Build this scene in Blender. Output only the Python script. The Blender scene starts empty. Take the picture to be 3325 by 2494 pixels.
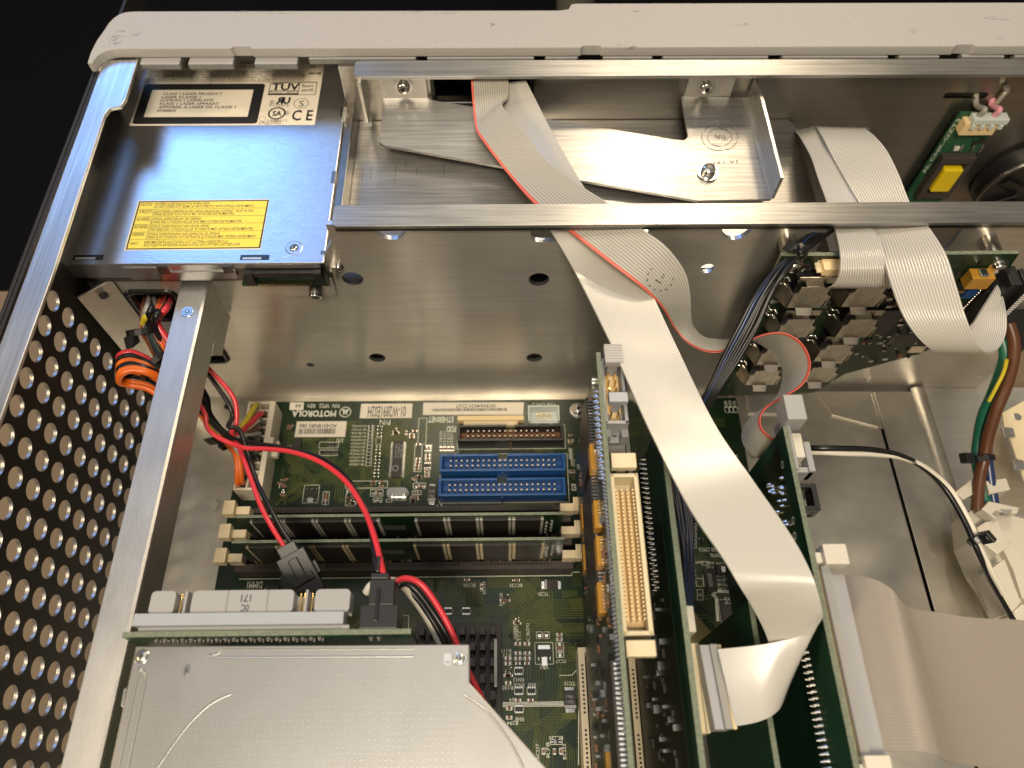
import bpy, math, random
from mathutils import Vector, Matrix
from mathutils.geometry import tessellate_polygon
R = random.Random(7)
S = 0.001                      # everything below is in millimetres
scene = bpy.context.scene
col = scene.collection

# ---------------------------------------------------------------- camera
FPX, PPX, PPY = 2450.0, 1662.5, 1247.0
CAM = Vector((-4.34, -175.88, 333.68))
def _dir(x, y): return Vector((x - PPX, -(y - PPY), -FPX)).normalized()
_Y = _dir(1598.0, -3150.0); _Z = -_dir(1645.0, 2612.39); _X = _Y.cross(_Z).normalized(); _Z = _X.cross(_Y)
RM = Matrix((_X, _Y, _Z))       # camera axes -> world axes
cd = bpy.data.cameras.new('camera'); cam = bpy.data.objects.new('camera', cd); col.objects.link(cam)
cam.matrix_world = Matrix.Translation(CAM * S) @ RM.to_4x4()
cd.sensor_width = 36; cd.lens = FPX / 3325 * 36; cd.clip_start = 0.005; cd.clip_end = 20
cd.dof.use_dof = True; cd.dof.focus_distance = 0.285; cd.dof.aperture_fstop = 11
scene.camera = cam

def P(px, py, x=None, y=None, z=None):
    """the point of the place seen at a photo position, on the plane x=, y= or z="""
    r = RM @ Vector((px - PPX, -(py - PPY), -FPX))
    t = (z - CAM.z) / r.z if z is not None else ((y - CAM.y) / r.y if y is not None else (x - CAM.x) / r.x)
    return CAM + r * t

# ---------------------------------------------------------------- light
w = bpy.data.worlds.new('World'); scene.world = w; w.use_nodes = True
wn = w.node_tree; bg = wn.nodes['Background']; bg.inputs[1].default_value = 0.9
tc = wn.nodes.new('ShaderNodeTexCoord'); sx = wn.nodes.new('ShaderNodeSeparateXYZ')
cr = wn.nodes.new('ShaderNodeValToRGB'); mr = wn.nodes.new('ShaderNodeMapRange')
wn.links.new(tc.outputs['Generated'], sx.inputs[0]); wn.links.new(sx.outputs[2], mr.inputs[0])
mr.inputs[1].default_value = -1; mr.inputs[2].default_value = 1
wn.links.new(mr.outputs[0], cr.inputs[0]); wn.links.new(cr.outputs[0], bg.inputs[0])
e = cr.color_ramp.elements; e[0].position = 0.4; e[0].color = (0.08, 0.06, 0.04, 1)
e[1].position = 0.98; e[1].color = (0.30, 0.28, 0.25, 1)
m_ = cr.color_ramp.elements.new(0.62); m_.color = (0.20, 0.165, 0.12, 1)

def area(name, loc, target, sx_, sy_, power, color, spread=180):
    l = bpy.data.lights.new(name, 'AREA'); l.shape = 'RECTANGLE'; l.size = sx_ * S; l.size_y = sy_ * S
    l.energy = power; l.color = color; l.spread = math.radians(spread)
    o = bpy.data.objects.new(name, l); col.objects.link(o); o.location = Vector(loc) * S
    o.rotation_euler = (Vector(target) - Vector(loc)).to_track_quat('-Z', 'Y').to_euler(); return o
area('window_light', (-700, 1150, 1180), (-130, 60, 100), 460, 520, 4.6, (0.17, 0.42, 1.0))
area('ceiling_lamp', (420, 900, 1150), (20, -20, 60), 260, 260, 5, (1.0, 0.80, 0.55))
area('lamp_beside', (240, 600, 1130), (54, -60, 100), 85, 85, 2.8, (1.0, 0.82, 0.58))
area('ceiling_bounce', (-80, -60, 1500), (0, -60, 0), 900, 900, 2.2, (0.93, 0.90, 0.84))
area('lamp_behind', (-52, -610, 1050), (-10, -20, 30), 300, 300, 10, (1.0, 0.86, 0.66))
area('lamp_left', (-900, -350, 620), (-230, -40, 0), 180, 180, 4, (1.0, 0.74, 0.42))

scene.view_settings.view_transform = 'Standard'; scene.view_settings.look = 'None'
scene.view_settings.exposure = 0.12; scene.view_settings.gamma = 1.0
scene.render.engine = 'CYCLES'; scene.cycles.use_denoising = True
scene.cycles.max_bounces = 8; scene.cycles.glossy_bounces = 5

# ---------------------------------------------------------------- materials
MATS = {}
def mat(name, color, rough=0.5, metal=0.0, spec=0.5, noise=0.0, nscale=300, bump=0.0, bscale=400, stretch=None,
        coat=0.0, color2=None, rvar=0.0, aniso=None, emit=None, trans=0.0, sub=0.0):
    m = bpy.data.materials.new(name); m.use_nodes = True; nt = m.node_tree; N = nt.nodes; L = nt.links
    b = N['Principled BSDF']; b.inputs['Base Color'].default_value = (*color, 1); b.inputs['Roughness'].default_value = rough
    b.inputs['Metallic'].default_value = metal; b.inputs['Specular IOR Level'].default_value = spec
    b.inputs['Coat Weight'].default_value = coat; b.inputs['Coat Roughness'].default_value = 0.15
    if aniso:
        b.inputs['Anisotropic'].default_value = 0.75; cv = N.new('ShaderNodeCombineXYZ')
        for k in range(3): cv.inputs[k].default_value = aniso[k]
        L.new(cv.outputs[0], b.inputs['Tangent'])
    if trans: b.inputs['Transmission Weight'].default_value = trans
    if sub:
        b.inputs['Subsurface Weight'].default_value = sub; b.inputs['Subsurface Scale'].default_value = 0.002
    t = N.new('ShaderNodeTexCoord'); mp = N.new('ShaderNodeMapping'); L.new(t.outputs['Object'], mp.inputs[0])
    mp.inputs['Scale'].default_value = stretch or (1, 1, 1)
    if noise or color2:
        n = N.new('ShaderNodeTexNoise'); n.inputs['Scale'].default_value = nscale; n.inputs['Detail'].default_value = 6
        L.new(mp.outputs[0], n.inputs[0])
        mx = N.new('ShaderNodeMix'); mx.data_type = 'RGBA'
        rp = N.new('ShaderNodeValToRGB'); rp.color_ramp.elements[0].position = 0.35; rp.color_ramp.elements[1].position = 0.65
        L.new(n.outputs[0], rp.inputs[0]); L.new(rp.outputs[0], mx.inputs[0])
        c2 = color2 or tuple(max(0, c * (1 - noise)) for c in color)
        mx.inputs[6].default_value = (*color, 1); mx.inputs[7].default_value = (*c2, 1)
        L.new(mx.outputs[2], b.inputs['Base Color'])
    if rvar:
        n3 = N.new('ShaderNodeTexNoise'); n3.inputs['Scale'].default_value = 25; n3.inputs['Detail'].default_value = 5
        L.new(t.outputs['Object'], n3.inputs[0])
        r3 = N.new('ShaderNodeMapRange'); r3.inputs[3].default_value = max(0.02, rough - rvar); r3.inputs[4].default_value = rough + rvar
        r3.inputs[1].default_value = 0.3; r3.inputs[2].default_value = 0.7
        L.new(n3.outputs[0], r3.inputs[0]); L.new(r3.outputs[0], b.inputs['Roughness'])
    if bump:
        n2 = N.new('ShaderNodeTexNoise'); n2.inputs['Scale'].default_value = bscale; n2.inputs['Detail'].default_value = 4
        L.new(mp.outputs[0], n2.inputs[0])
        bp = N.new('ShaderNodeBump'); bp.inputs['Strength'].default_value = bump; bp.inputs['Distance'].default_value = 0.0002
        L.new(n2.outputs[0], bp.inputs['Height']); L.new(bp.outputs[0], b.inputs['Normal'])
    if emit: b.inputs['Emission Color'].default_value = (*emit, 1); b.inputs['Emission Strength'].default_value = 1
    MATS[name] = m; return m
AL = (0.62, 0.60, 0.57)
mat('brushed_x', (0.50, 0.485, 0.46), 0.36, 1, bump=0.25, bscale=900, stretch=(0.06, 1.6, 1.6), noise=0.30, nscale=600, rvar=0.04, aniso=(0, 1, 0))
mat('rail_metal', (0.50, 0.495, 0.48), 0.40, 1, bump=0.35, bscale=700, stretch=(0.06, 1.6, 1.6), noise=0.30, nscale=520, rvar=0.05, aniso=(0, 1, 0))
mat('brushed_y', (0.70, 0.69, 0.66), 0.38, 1, bump=0.25, bscale=900, stretch=(1.6, 0.06, 1.6), noise=0.22, nscale=420, rvar=0.05)
mat('front_steel_shaded', (0.36, 0.335, 0.295), 0.32, 0.95, bump=0.05, bscale=300, stretch=(0.08, 1.2, 1.2), noise=0.12, nscale=420, rvar=0.04, aniso=(0, 0, 1))  # darker copy of the wall steel; shadow on the front wall is in its colour
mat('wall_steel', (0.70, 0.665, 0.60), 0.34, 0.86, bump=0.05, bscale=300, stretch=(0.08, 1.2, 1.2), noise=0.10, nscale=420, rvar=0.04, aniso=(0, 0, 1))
mat('drive_steel', (0.60, 0.60, 0.60), 0.30, 1, bump=0.35, bscale=1300, stretch=(0.35, 1.2, 1), noise=0.08, nscale=500, rvar=0.03)
mat('zinc', (0.64, 0.60, 0.52), 0.42, 1, bump=0.25, bscale=1200, noise=0.14, nscale=90, rvar=0.09)
mat('drive_cover', (0.42, 0.415, 0.40), 0.40, 1, bump=0.1, bscale=1500, noise=0.06, nscale=60, rvar=0.04)
mat('bar_steel', (0.68, 0.66, 0.62), 0.44, 1, bump=0.25, bscale=1200, stretch=(1.4, 0.4, 1), noise=0.1, nscale=150, rvar=0.06)
mat('dark_steel', (0.25, 0.24, 0.22), 0.32, 1, noise=0.2, nscale=200)
mat('chrome', (0.72, 0.70, 0.66), 0.16, 1)
mat('solder', (0.80, 0.79, 0.76), 0.18, 1)
mat('tin', (0.62, 0.60, 0.55), 0.28, 1, noise=0.3, nscale=250)
mat('clip_metal', (0.56, 0.51, 0.43), 0.30, 1, noise=0.35, nscale=180, rvar=0.06)
mat('pin_tip', (0.85, 0.80, 0.70), 0.35, 0.3)
mat('leg_metal', (0.50, 0.47, 0.42), 0.38, 0.6)
mat('gold', (0.90, 0.62, 0.22), 0.25, 1)
mat('bezel_plastic', (0.38, 0.37, 0.36), 0.52, 0, noise=0.07, nscale=900, bump=0.5, bscale=900)
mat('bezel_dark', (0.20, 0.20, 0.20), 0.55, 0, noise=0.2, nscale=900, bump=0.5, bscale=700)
mat('scuff', (0.16, 0.15, 0.19), 0.6)
mat('black_paint', (0.014, 0.012, 0.010), 0.55, 0, noise=0.3, nscale=1500, bump=0.6, bscale=1800)
mat('cut_edge', (0.62, 0.64, 0.68), 0.35, 1, bump=0.6, bscale=1600)
mat('black_plastic', (0.012, 0.012, 0.013), 0.36, 0, bump=0.1, bscale=800)
mat('black_rubber', (0.008, 0.008, 0.009), 0.30)
mat('chip', (0.022, 0.018, 0.016), 0.42, 0, bump=0.2, bscale=2500)
mat('pcb', (0.010, 0.030, 0.010), 0.26, 0, color2=(0.009, 0.017, 0.009), nscale=45, spec=0.45)
mat('pcb_light', (0.03, 0.115, 0.055), 0.4, 0, noise=0.3, nscale=60, spec=0.3)
mat('pcb_mid', (0.014, 0.052, 0.028), 0.4, 0, color2=(0.010, 0.034, 0.018), nscale=60, spec=0.3)
mat('pcb_dark', (0.012, 0.030, 0.013), 0.34, 0, color2=(0.016, 0.018, 0.010), nscale=35, spec=0.3)
mat('pcb_edge', (0.17, 0.20, 0.14), 0.6, 0, noise=0.35, nscale=1200, bump=0.3, bscale=1500)
mat('trace', (0.085, 0.098, 0.024), 0.34, 0, spec=0.3)
mat('trace_dark', (0.045, 0.062, 0.016), 0.34, 0, spec=0.3)
mat('silk', (0.70, 0.70, 0.60), 0.6)
mat('paper', (0.74, 0.68, 0.57), 0.55, 0, noise=0.04, nscale=200)
mat('ink', (0.012, 0.012, 0.014), 0.5)
mat('ink_grey', (0.10, 0.10, 0.10), 0.5)
mat('yellow_label', (0.80, 0.64, 0.045), 0.4, 0, noise=0.05, nscale=300)
mat('yellow_edge', (0.76, 0.68, 0.40), 0.4)
mat('blue_plastic', (0.014, 0.088, 0.30), 0.34, 0, noise=0.12, nscale=400)
mat('blue_dark', (0.012, 0.055, 0.19), 0.30)
mat('ivory', (0.62, 0.54, 0.36), 0.4, 0, sub=0.1)
mat('cream', (0.78, 0.60, 0.33), 0.4, 0)
mat('latch_ivory', (0.66, 0.56, 0.38), 0.5)
mat('latch_line', (0.38, 0.31, 0.20), 0.6)
mat('white_plastic', (0.62, 0.58, 0.49), 0.32, 0, sub=0.25)
mat('atx_plastic', (0.62, 0.56, 0.45), 0.42, 0)
mat('grey_plastic', (0.36, 0.36, 0.37), 0.42, 0)
mat('grey_light', (0.31, 0.31, 0.315), 0.4, 0)
mat('grey_blue', (0.32, 0.345, 0.38), 0.38, 0)
mat('usb_white', (0.55, 0.60, 0.58), 0.4)
mat('ribbon_white', (0.54, 0.525, 0.49), 0.24, 0, sub=0.08, coat=0.3)
mat('ribbon_fine', (0.54, 0.53, 0.50), 0.20, 0, sub=0.05, coat=0.5)
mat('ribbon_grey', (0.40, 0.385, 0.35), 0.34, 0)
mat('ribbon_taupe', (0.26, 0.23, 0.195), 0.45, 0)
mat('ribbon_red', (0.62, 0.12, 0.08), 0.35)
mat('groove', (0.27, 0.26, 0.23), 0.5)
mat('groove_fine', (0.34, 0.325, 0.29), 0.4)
mat('wire_red', (0.62, 0.036, 0.052), 0.30)
mat('wire_black', (0.008, 0.008, 0.009), 0.32)
mat('wire_orange', (0.68, 0.13, 0.012), 0.38)
mat('wire_brown', (0.11, 0.042, 0.018), 0.32)
mat('wire_green', (0.010, 0.115, 0.072), 0.32)
mat('wire_yellow', (0.62, 0.50, 0.03), 0.35)
mat('wire_blue', (0.018, 0.035, 0.11), 0.28)
mat('wire_steelblue', (0.014, 0.022, 0.05), 0.3)
mat('wire_white', (0.74, 0.69, 0.58), 0.35)
mat('wire_grey', (0.30, 0.29, 0.26), 0.4)
mat('wire_pink', (0.66, 0.30, 0.36), 0.35)
mat('mustard', (0.46, 0.23, 0.025), 0.4, 0, noise=0.1, nscale=300)
mat('resistor_brown', (0.20, 0.10, 0.05), 0.5)
mat('tape_yellow', (0.75, 0.55, 0.01), 0.3)
mat('ferrite', (0.05, 0.04, 0.035), 0.6)
mat('desk', (0.165, 0.12, 0.07), 0.6, 0, noise=0.12, nscale=12)
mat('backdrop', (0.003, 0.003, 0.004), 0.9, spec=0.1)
mat('blur_grey', (0.10, 0.10, 0.08), 0.7)
mat('heatsink', (0.018, 0.014, 0.012), 0.42)
mat('mesh_gold', (0.30, 0.25, 0.12), 0.4, 1, noise=0.5, nscale=2500)

# ---------------------------------------------------------------- mesh builder
class MB:
    def __init__(s): s.v = []; s.f = []; s.m = []; s.names = []; s.sm = []
    def mi(s, m):
        if m not in s.names: s.names.append(m)
        return s.names.index(m)
    def add(s, vs, fs, m, smooth=False):
        o = len(s.v); s.v += [tuple(v) for v in vs]; k = s.mi(m)
        for f in fs: s.f.append([i + o for i in f]); s.m.append(k); s.sm.append(smooth)
        return s
    def quad(s, a, b, c, d, m): return s.add([a, b, c, d], [(0, 1, 2, 3)], m)
    def box(s, x0, x1, y0, y1, z0, z1, m, ms=None):
        if x0 > x1: x0, x1 = x1, x0
        if y0 > y1: y0, y1 = y1, y0
        if z0 > z1: z0, z1 = z1, z0
        v = [(x0, y0, z0), (x1, y0, z0), (x1, y1, z0), (x0, y1, z0), (x0, y0, z1), (x1, y0, z1), (x1, y1, z1), (x0, y1, z1)]
        s.add(v, [(0, 3, 2, 1), (0, 1, 5, 4), (1, 2, 6, 5), (2, 3, 7, 6), (3, 0, 4, 7)], ms or m)
        return s.add(v, [(4, 5, 6, 7)], m)
    def obox(s, c, u, v, w, m):                       # centre and three half-axis vectors
        c, u, v, w = map(Vector, (c, u, v, w)); p = [c + a * u + b * v + d * w for d in (-1, 1) for a, b in ((-1, -1), (1, -1), (1, 1), (-1, 1))]
        return s.add(p, [(0, 3, 2, 1), (4, 5, 6, 7), (0, 1, 5, 4), (1, 2, 6, 5), (2, 3, 7, 6), (3, 0, 4, 7)], m)
    def prism(s, pts, vec, m, ms=None):
        n = len(pts); vec = Vector(vec); a = [Vector(p) for p in pts]; b = [p + vec for p in a]
        tri = tessellate_polygon([a])
        s.add(a, [t[::-1] for t in tri], m); s.add(b, list(tri), m)
        return s.add(a + b, [(i, (i + 1) % n, (i + 1) % n + n, i + n) for i in range(n)], ms or m)
    def cyl(s, p0, p1, r0, r1=None, n=16, m='chrome', caps=True, smooth=True):
        p0, p1 = Vector(p0), Vector(p1); r1 = r0 if r1 is None else r1
        d = (p1 - p0).normalized(); u = d.orthogonal().normalized(); w_ = d.cross(u)
        ring = lambda c, r: [c + (u * math.cos(2 * math.pi * i / n) + w_ * math.sin(2 * math.pi * i / n)) * r for i in range(n)]
        a, b = ring(p0, r0), ring(p1, r1)
        s.add(a + b, [(i, (i + 1) % n, (i + 1) % n + n, i + n) for i in range(n)], m, smooth)
        if caps: s.add(b, [tuple(range(n))], m); s.add(a, [tuple(range(n))[::-1]], m)
        return s
    def dome(s, c, r, h, n=16, m='chrome', axis=(0, 0, 1), rings=4):
        c = Vector(c); ax = Vector(axis).normalized(); u = ax.orthogonal().normalized(); w_ = ax.cross(u); vs = []
        for k in range(rings):
            a = math.pi / 2 * k / rings
            for i in range(n): vs.append(c + (u * math.cos(2 * math.pi * i / n) + w_ * math.sin(2 * math.pi * i / n)) * r * math.cos(a) + ax * h * math.sin(a))
        vs.append(c + ax * h)
        fs = [(k * n + i, k * n + (i + 1) % n, (k + 1) * n + (i + 1) % n, (k + 1) * n + i) for k in range(rings - 1) for i in range(n)]
        fs += [((rings - 1) * n + i, (rings - 1) * n + (i + 1) % n, rings * n) for i in range(n)]
        return s.add(vs, fs, m, True)
    def tube(s, pts, r, m, n=10, sub=8):
        c = spline([Vector(p) for p in pts], sub); N = len(c); vs = []; u = None
        for i, p in enumerate(c):
            d = (c[min(i + 1, N - 1)] - c[max(i - 1, 0)]).normalized()
            u = (u - d * u.dot(d)).normalized() if u else d.orthogonal().normalized()
            w_ = d.cross(u)
            vs += [p + (u * math.cos(2 * math.pi * k / n) + w_ * math.sin(2 * math.pi * k / n)) * r for k in range(n)]
        s.add(vs, [(i * n + k, i * n + (k + 1) % n, (i + 1) * n + (k + 1) % n, (i + 1) * n + k) for i in range(N - 1) for k in range(n)], m, True)
        s.add(vs[:n], [tuple(range(n))[::-1]], m); s.add(vs[-n:], [tuple(range(n))], m); return s
    def plate(s, outer, holes, to3, thick, m, medge=None):
        """a flat sheet with real holes; to3 maps (a,b) to a point, thick is the thickness vector"""
        loops = [outer] + holes; thick = Vector(thick)
        tri = tessellate_polygon([[Vector((p[0], p[1], 0)) for p in l] for l in loops])
        flat = [Vector(to3(*p)) for l in loops for p in l]; back = [p + thick for p in flat]
        s.add(flat, list(tri), m); s.add(back, [t[::-1] for t in tri], m); o = 0
        for l in loops:
            n = len(l); a = flat[o:o + n]; b = back[o:o + n]; o += n
            s.add(a + b, [(i, (i + 1) % n, (i + 1) % n + n, i + n) for i in range(n)], medge or m)
        return s
    def text(s, txt, p0, p1, h, up, m, lift=0.02, bold=0.0, shear=0.0):
        """lettering fitted between baseline points p0 and p1, height h along up"""
        p0, p1, up = Vector(p0), Vector(p1), Vector(up).normalized()
        cu = bpy.data.curves.new('t', 'FONT'); cu.body = txt; cu.resolution_u = 2; cu.offset = bold; cu.shear = shear
        o = bpy.data.objects.new('t', cu); me = o.to_mesh()
        if me and len(me.vertices):
            xs = [v.co.x for v in me.vertices]; W = max(xs) - min(xs); x0 = min(xs)
            u = (p1 - p0) / W; nrm = u.cross(up).normalized() * lift; k = h / 0.70
            s.add([p0 + u * (v.co.x - x0) + up * (v.co.y * k) + nrm for v in me.vertices], [tuple(p.vertices) for p in me.polygons], m)
        o.to_mesh_clear(); bpy.data.objects.remove(o); bpy.data.curves.remove(cu); return s
    def build(s, name, parent=None, bevel=0.0, segs=2):
        org = parent['_w'] if parent is not None and '_w' in parent else (0, 0, 0)
        me = bpy.data.meshes.new(name)
        me.from_pydata([((x - org[0]) * S, (y - org[1]) * S, (z - org[2]) * S) for x, y, z in s.v], [], s.f)
        for n in s.names: me.materials.append(MATS[n])
        me.polygons.foreach_set('material_index', s.m); me.polygons.foreach_set('use_smooth', s.sm); me.update()
        o = bpy.data.objects.new(name, me); col.objects.link(o)
        if parent is not None: o.parent = parent; o['_w'] = org
        else: o['_w'] = (0, 0, 0)
        if bevel:
            import bmesh
            bm = bmesh.new(); bm.from_mesh(me); bmesh.ops.remove_doubles(bm, verts=bm.verts, dist=1e-6); bm.to_mesh(me); bm.free()
            b = o.modifiers.new('bevel', 'BEVEL'); b.width = bevel * S; b.segments = segs; b.limit_method = 'ANGLE'; b.angle_limit = math.radians(50)
        return o
def spline(p, sub):
    if len(p) < 3: return [p[0].lerp(p[-1], i / sub) for i in range(sub + 1)]
    out = []
    for i in range(len(p) - 1):
        a, b, c, d = p[max(i - 1, 0)], p[i], p[i + 1], p[min(i + 2, len(p) - 1)]
        for k in range(sub):
            t = k / sub
            out.append(0.5 * ((2 * b) + (c - a) * t + (2 * a - 5 * b + 4 * c - d) * t * t + (3 * b - a - 3 * c + d) * t ** 3))
    out.append(p[-1]); return out

def thing(name, label, cat, loc=(0, 0, 0), group=None):
    o = bpy.data.objects.new(name, None); col.objects.link(o); o.empty_display_size = 0.01
    o.location = Vector(loc) * S; o['_w'] = tuple(loc); return tag(o, label, cat, group)
def tag(o, label, cat, group=None):
    o['label'] = label; o['category'] = cat
    if group: o['group'] = group
    return o
def part(name, parent, f, bevel=0.0, label=None):
    b = MB(); f(b); o = b.build(name, parent, bevel)
    if label: o['label'] = label
    return o
def copy_to(o, parent, delta):
    c = o.copy(); col.objects.link(c); c.parent = parent; c.location = o.location + Vector(delta) * S; return c
def rrect(x0, x1, y0, y1, r, n=5):
    out = []
    for cx, cy, a0 in ((x1 - r, y1 - r, 0), (x0 + r, y1 - r, 90), (x0 + r, y0 + r, 180), (x1 - r, y0 + r, 270)):
        for k in range(n + 1):
            a = math.radians(a0 + 90 * k / n); out.append((cx + r * math.cos(a), cy + r * math.sin(a)))
    return out
def circ(x, y, r, n=24): return [(x + r * math.cos(2 * math.pi * i / n), y + r * math.sin(2 * math.pi * i / n)) for i in range(n)]
def smooth_shape(o):
    for p in o.data.polygons: p.use_smooth = True

def ribbon(name, label, pairs, n, mcore, mgroove, red=None, thick=0.9, sub=10, groove=0.22, parent=None, redn=1, edgew=None):
    """flat cable through pairs of edge points; every conductor is a small ridge"""
    A = spline([Vector(a) for a, b in pairs], sub); B = spline([Vector(b) for a, b in pairs], sub); N = len(A); mb = MB(); seg = 4
    prof = []                                           # (position across, height, is groove)
    for k in range(n):
        for j in range(seg):
            t = j / seg; prof.append(((k + t) / n, math.sin(math.pi * t) ** 0.6 if t else 0.0, j == 0))
    prof.append((1.0, 0.0, True)); M = len(prof); top = []; bot = []
    for i in range(N):
        d = (A[min(i + 1, N - 1)] + B[min(i + 1, N - 1)] - A[max(i - 1, 0)] - B[max(i - 1, 0)]).normalized()
        nrm = d.cross(B[i] - A[i]).normalized()
        for t, hgt, _g in prof:
            p = A[i].lerp(B[i], t); hh = thick * (0.5 - groove * (1 - hgt))
            top.append(p + nrm * hh); bot.append(p - nrm * hh)
    o = len(top); vs = top + bot; by = {}
    for i in range(N - 1):
        for k in range(M - 1):
            c = k // seg; j = k % seg
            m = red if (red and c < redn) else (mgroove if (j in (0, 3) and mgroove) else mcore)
            a = i * M + k
            by.setdefault(m, []).append((a, a + 1, a + M + 1, a + M)); by[m].append((o + a, o + a + M, o + a + M + 1, o + a + 1))
        for k, mm in ((0, red or mcore), (M - 1, mcore)):
            a = i * M + k; by.setdefault(mm, []).append((a, a + M, o + a + M, o + a) if k else (a, o + a, o + a + M, a + M))
    base = len(mb.v); mb.v += [tuple(v) for v in vs]
    for m, fs in by.items():
        kk = mb.mi(m)
        for f in fs: mb.f.append(list(f)); mb.m.append(kk); mb.sm.append(True)
    ob = mb.build(name, parent)
    if parent is None: tag(ob, label, 'ribbon cable')
    return ob

# ================================================================ SETTING
def desk(b):
    b.prism([(-420, -500, -30), (700, -500, -30), (700, 92, -30), (-262, 92, -30), (-420, 92, -30)], (0, 0, -8), 'desk')
o = part('table_top', None, desk); o['kind'] = 'structure'
o = part('dark_floor', None, lambda b: b.box(-2500, 2500, -2000, 2500, -330, -320, 'backdrop')); o['kind'] = 'structure'
def chair_bits(b):
    b.cyl((60, 420, -300), (60, 420, 30), 16, m='blur_grey'); b.cyl((-40, 470, -10), (170, 470, -10), 45, m='black_plastic')
    b.box(150, 900, 380, 700, -40, 60, 'blur_grey'); b.box(-260, -60, 520, 560, -60, 40, 'ferrite')
tag(part('desk_equipment', None, chair_bits, 4), 'blurred grey equipment behind the pale bezel at the top edge', 'equipment')

# ================================================================ COMPUTER CASE
ZR, YW, ZF, XP = 119.0, 12.5, -16.0, -174.0       # rim height, inner wall, floor, side panel
case = thing('computer_case', 'open aluminium computer case with perforated black side panel and inner steel walls', 'computer case', (0, 0, ZF))

def perf(b):
    pitch, r, t = 11.1, 4.0, 1.3; n = 24
    def cell(yc, zc):
        h = pitch / 2; pts = [(math.cos(2 * math.pi * i / n), math.sin(2 * math.pi * i / n)) for i in range(n)]
        inn = [(yc + r * c, zc + r * s_) for c, s_ in pts]; out = []
        for c, s_ in pts:
            k = h / max(abs(c), abs(s_)); out.append((yc + k * c, zc + k * s_))
        for x, flip in ((XP, False), (XP - t, True)):
            vs = [(x, a, z) for a, z in inn] + [(x, a, z) for a, z in out]
            fs = [(i, (i + 1) % n, (i + 1) % n + n, i + n) for i in range(n)]
            b.add(vs, fs if not flip else [f[::-1] for f in fs], 'black_paint')
        b.add([(XP, a, z) for a, z in inn] + [(XP - t, a, z) for a, z in inn], [(i, i + n, (i + 1) % n + n, (i + 1) % n) for i in range(n)], 'cut_edge', True)
    for j in range(0, 17):
        for k in range(0, 10): cell(-7.6 - 11.2 * j if False else -7.6 - pitch * 1.006 * j, 98.9 - pitch * k)
    # solid margins around the holes
    y1 = -7.6 + pitch / 2; z1 = 98.9 + pitch / 2; z0 = 98.9 - 9.5 * pitch
    b.box(XP - t, XP, -200, 160, z1, ZR - 1, 'black_paint'); b.box(XP - t, XP, y1, 160, z0, z1, 'black_paint'); b.box(XP - t, XP, -200, 160, ZF, z0, 'black_paint')
part('perforated_side_panel', case, perf)

def left_rim(b):
    z = ZR
    pts = [P(336, 196, z=z), P(81, 900, z=z), P(-330, 2000, z=z), P(-400, 2494, z=z), P(-330, 2494, z=z), P(-385, 2494, z=z)]
    inner = [P(0, 1364, z=z), P(168, 900, z=z), P(340, 372, z=z), P(356, 352, z=z), P(392, 345, z=z), P(408, 322, z=z), P(448, 192, z=z)]
    ol = [P(336, 196, z=z), P(81, 900, z=z), P(-250, 1785, z=z)]; il = [P(-250, 2090, z=z)] + inner
    b.prism([tuple(p) for p in ol + il], (0, 0, -1.6), 'brushed_y')
part('left_rim', case, left_rim, 0.35)
part('side_skin', case, lambda b: b.box(XP - 4.6, XP - 2.3, -200, 128, ZF, ZR - 2, 'black_paint') if False else b.box(XP - 3.4, XP - 1.9, -200, 128, 106, ZR - 1.2, 'black_paint'), 0.4)

def inner_wall(b):
    W = lambda px, py: (P(px, py, y=YW).x, P(px, py, y=YW).z)
    L = rrect(W(440, 985)[0], W(590, 985)[0], W(500, 1035)[1], W(500, 946)[1], 3.2)
    L2 = rrect(W(600, 1140)[0], W(721, 1140)[0], W(700, 1172)[1], W(700, 1100)[1], 3.2)
    holes = [L, L2]
    for px, py, r in ((1145, 905, 4.3), (1750, 908, 4.3), (1225, 1162, 3.9), (1735, 1162, 3.9), (1008, 1185, 1.9), (2297, 872, 2.9)):
        a, z = W(px, py); holes.append(circ(a, z, r))
    for px in (1275, 2380):
        a, zb = W(px, 779); holes.append([(a + 6 * math.cos(math.radians(t)), 116.6 + (116.6 - zb) * math.sin(math.radians(t))) for t in range(180, 361, 12)])
    a0, z0 = W(1722, 786); a1, _ = W(2100, 786); holes.append(rrect(a0, a1, z0, 117.8, 3))
    a0, z0 = W(2640, 830); a1, _ = W(3060, 830); holes.append(rrect(a0, a1, z0, 117.8, 3))
    z_l = 87.0
    outer = [(-175, ZF), (245, ZF), (245, ZR - 1), (-69.5, ZR - 1), (-69.5, 108), (-74, 100), (-74, z_l), (-175, z_l)]
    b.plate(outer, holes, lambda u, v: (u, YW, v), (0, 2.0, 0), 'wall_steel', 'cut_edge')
part('inner_wall', case, inner_wall)
def grom(pr):
    def f(b):
        pm = (pr[2] + pr[3]) / 2; p0 = Vector((P(pr[0], pm, y=YW).x, 0, P(pr[0], pr[2], y=YW).z)); p1 = Vector((P(pr[1], pm, y=YW).x, 0, P(pr[1], pr[3], y=YW).z)); lp = rrect(p0.x, p1.x, p1.z, p0.z, 3.2)
        b.tube([(x, YW, z) for x, z in lp] + [(lp[0][0], YW, lp[0][1])], 1.4, 'black_rubber', sub=2)
    return f
def shade_sheet(pr):
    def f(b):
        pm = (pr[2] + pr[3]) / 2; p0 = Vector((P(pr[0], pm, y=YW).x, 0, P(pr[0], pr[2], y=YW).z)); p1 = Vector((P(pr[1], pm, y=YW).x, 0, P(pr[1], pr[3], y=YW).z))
        b.box(p0.x - 2, p1.x + 2, YW + 25, YW + 26, p1.z - 6, p0.z + 4, 'black_rubber')  # black sheet added behind the opening, stands in for the shade inside
    return f
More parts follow.
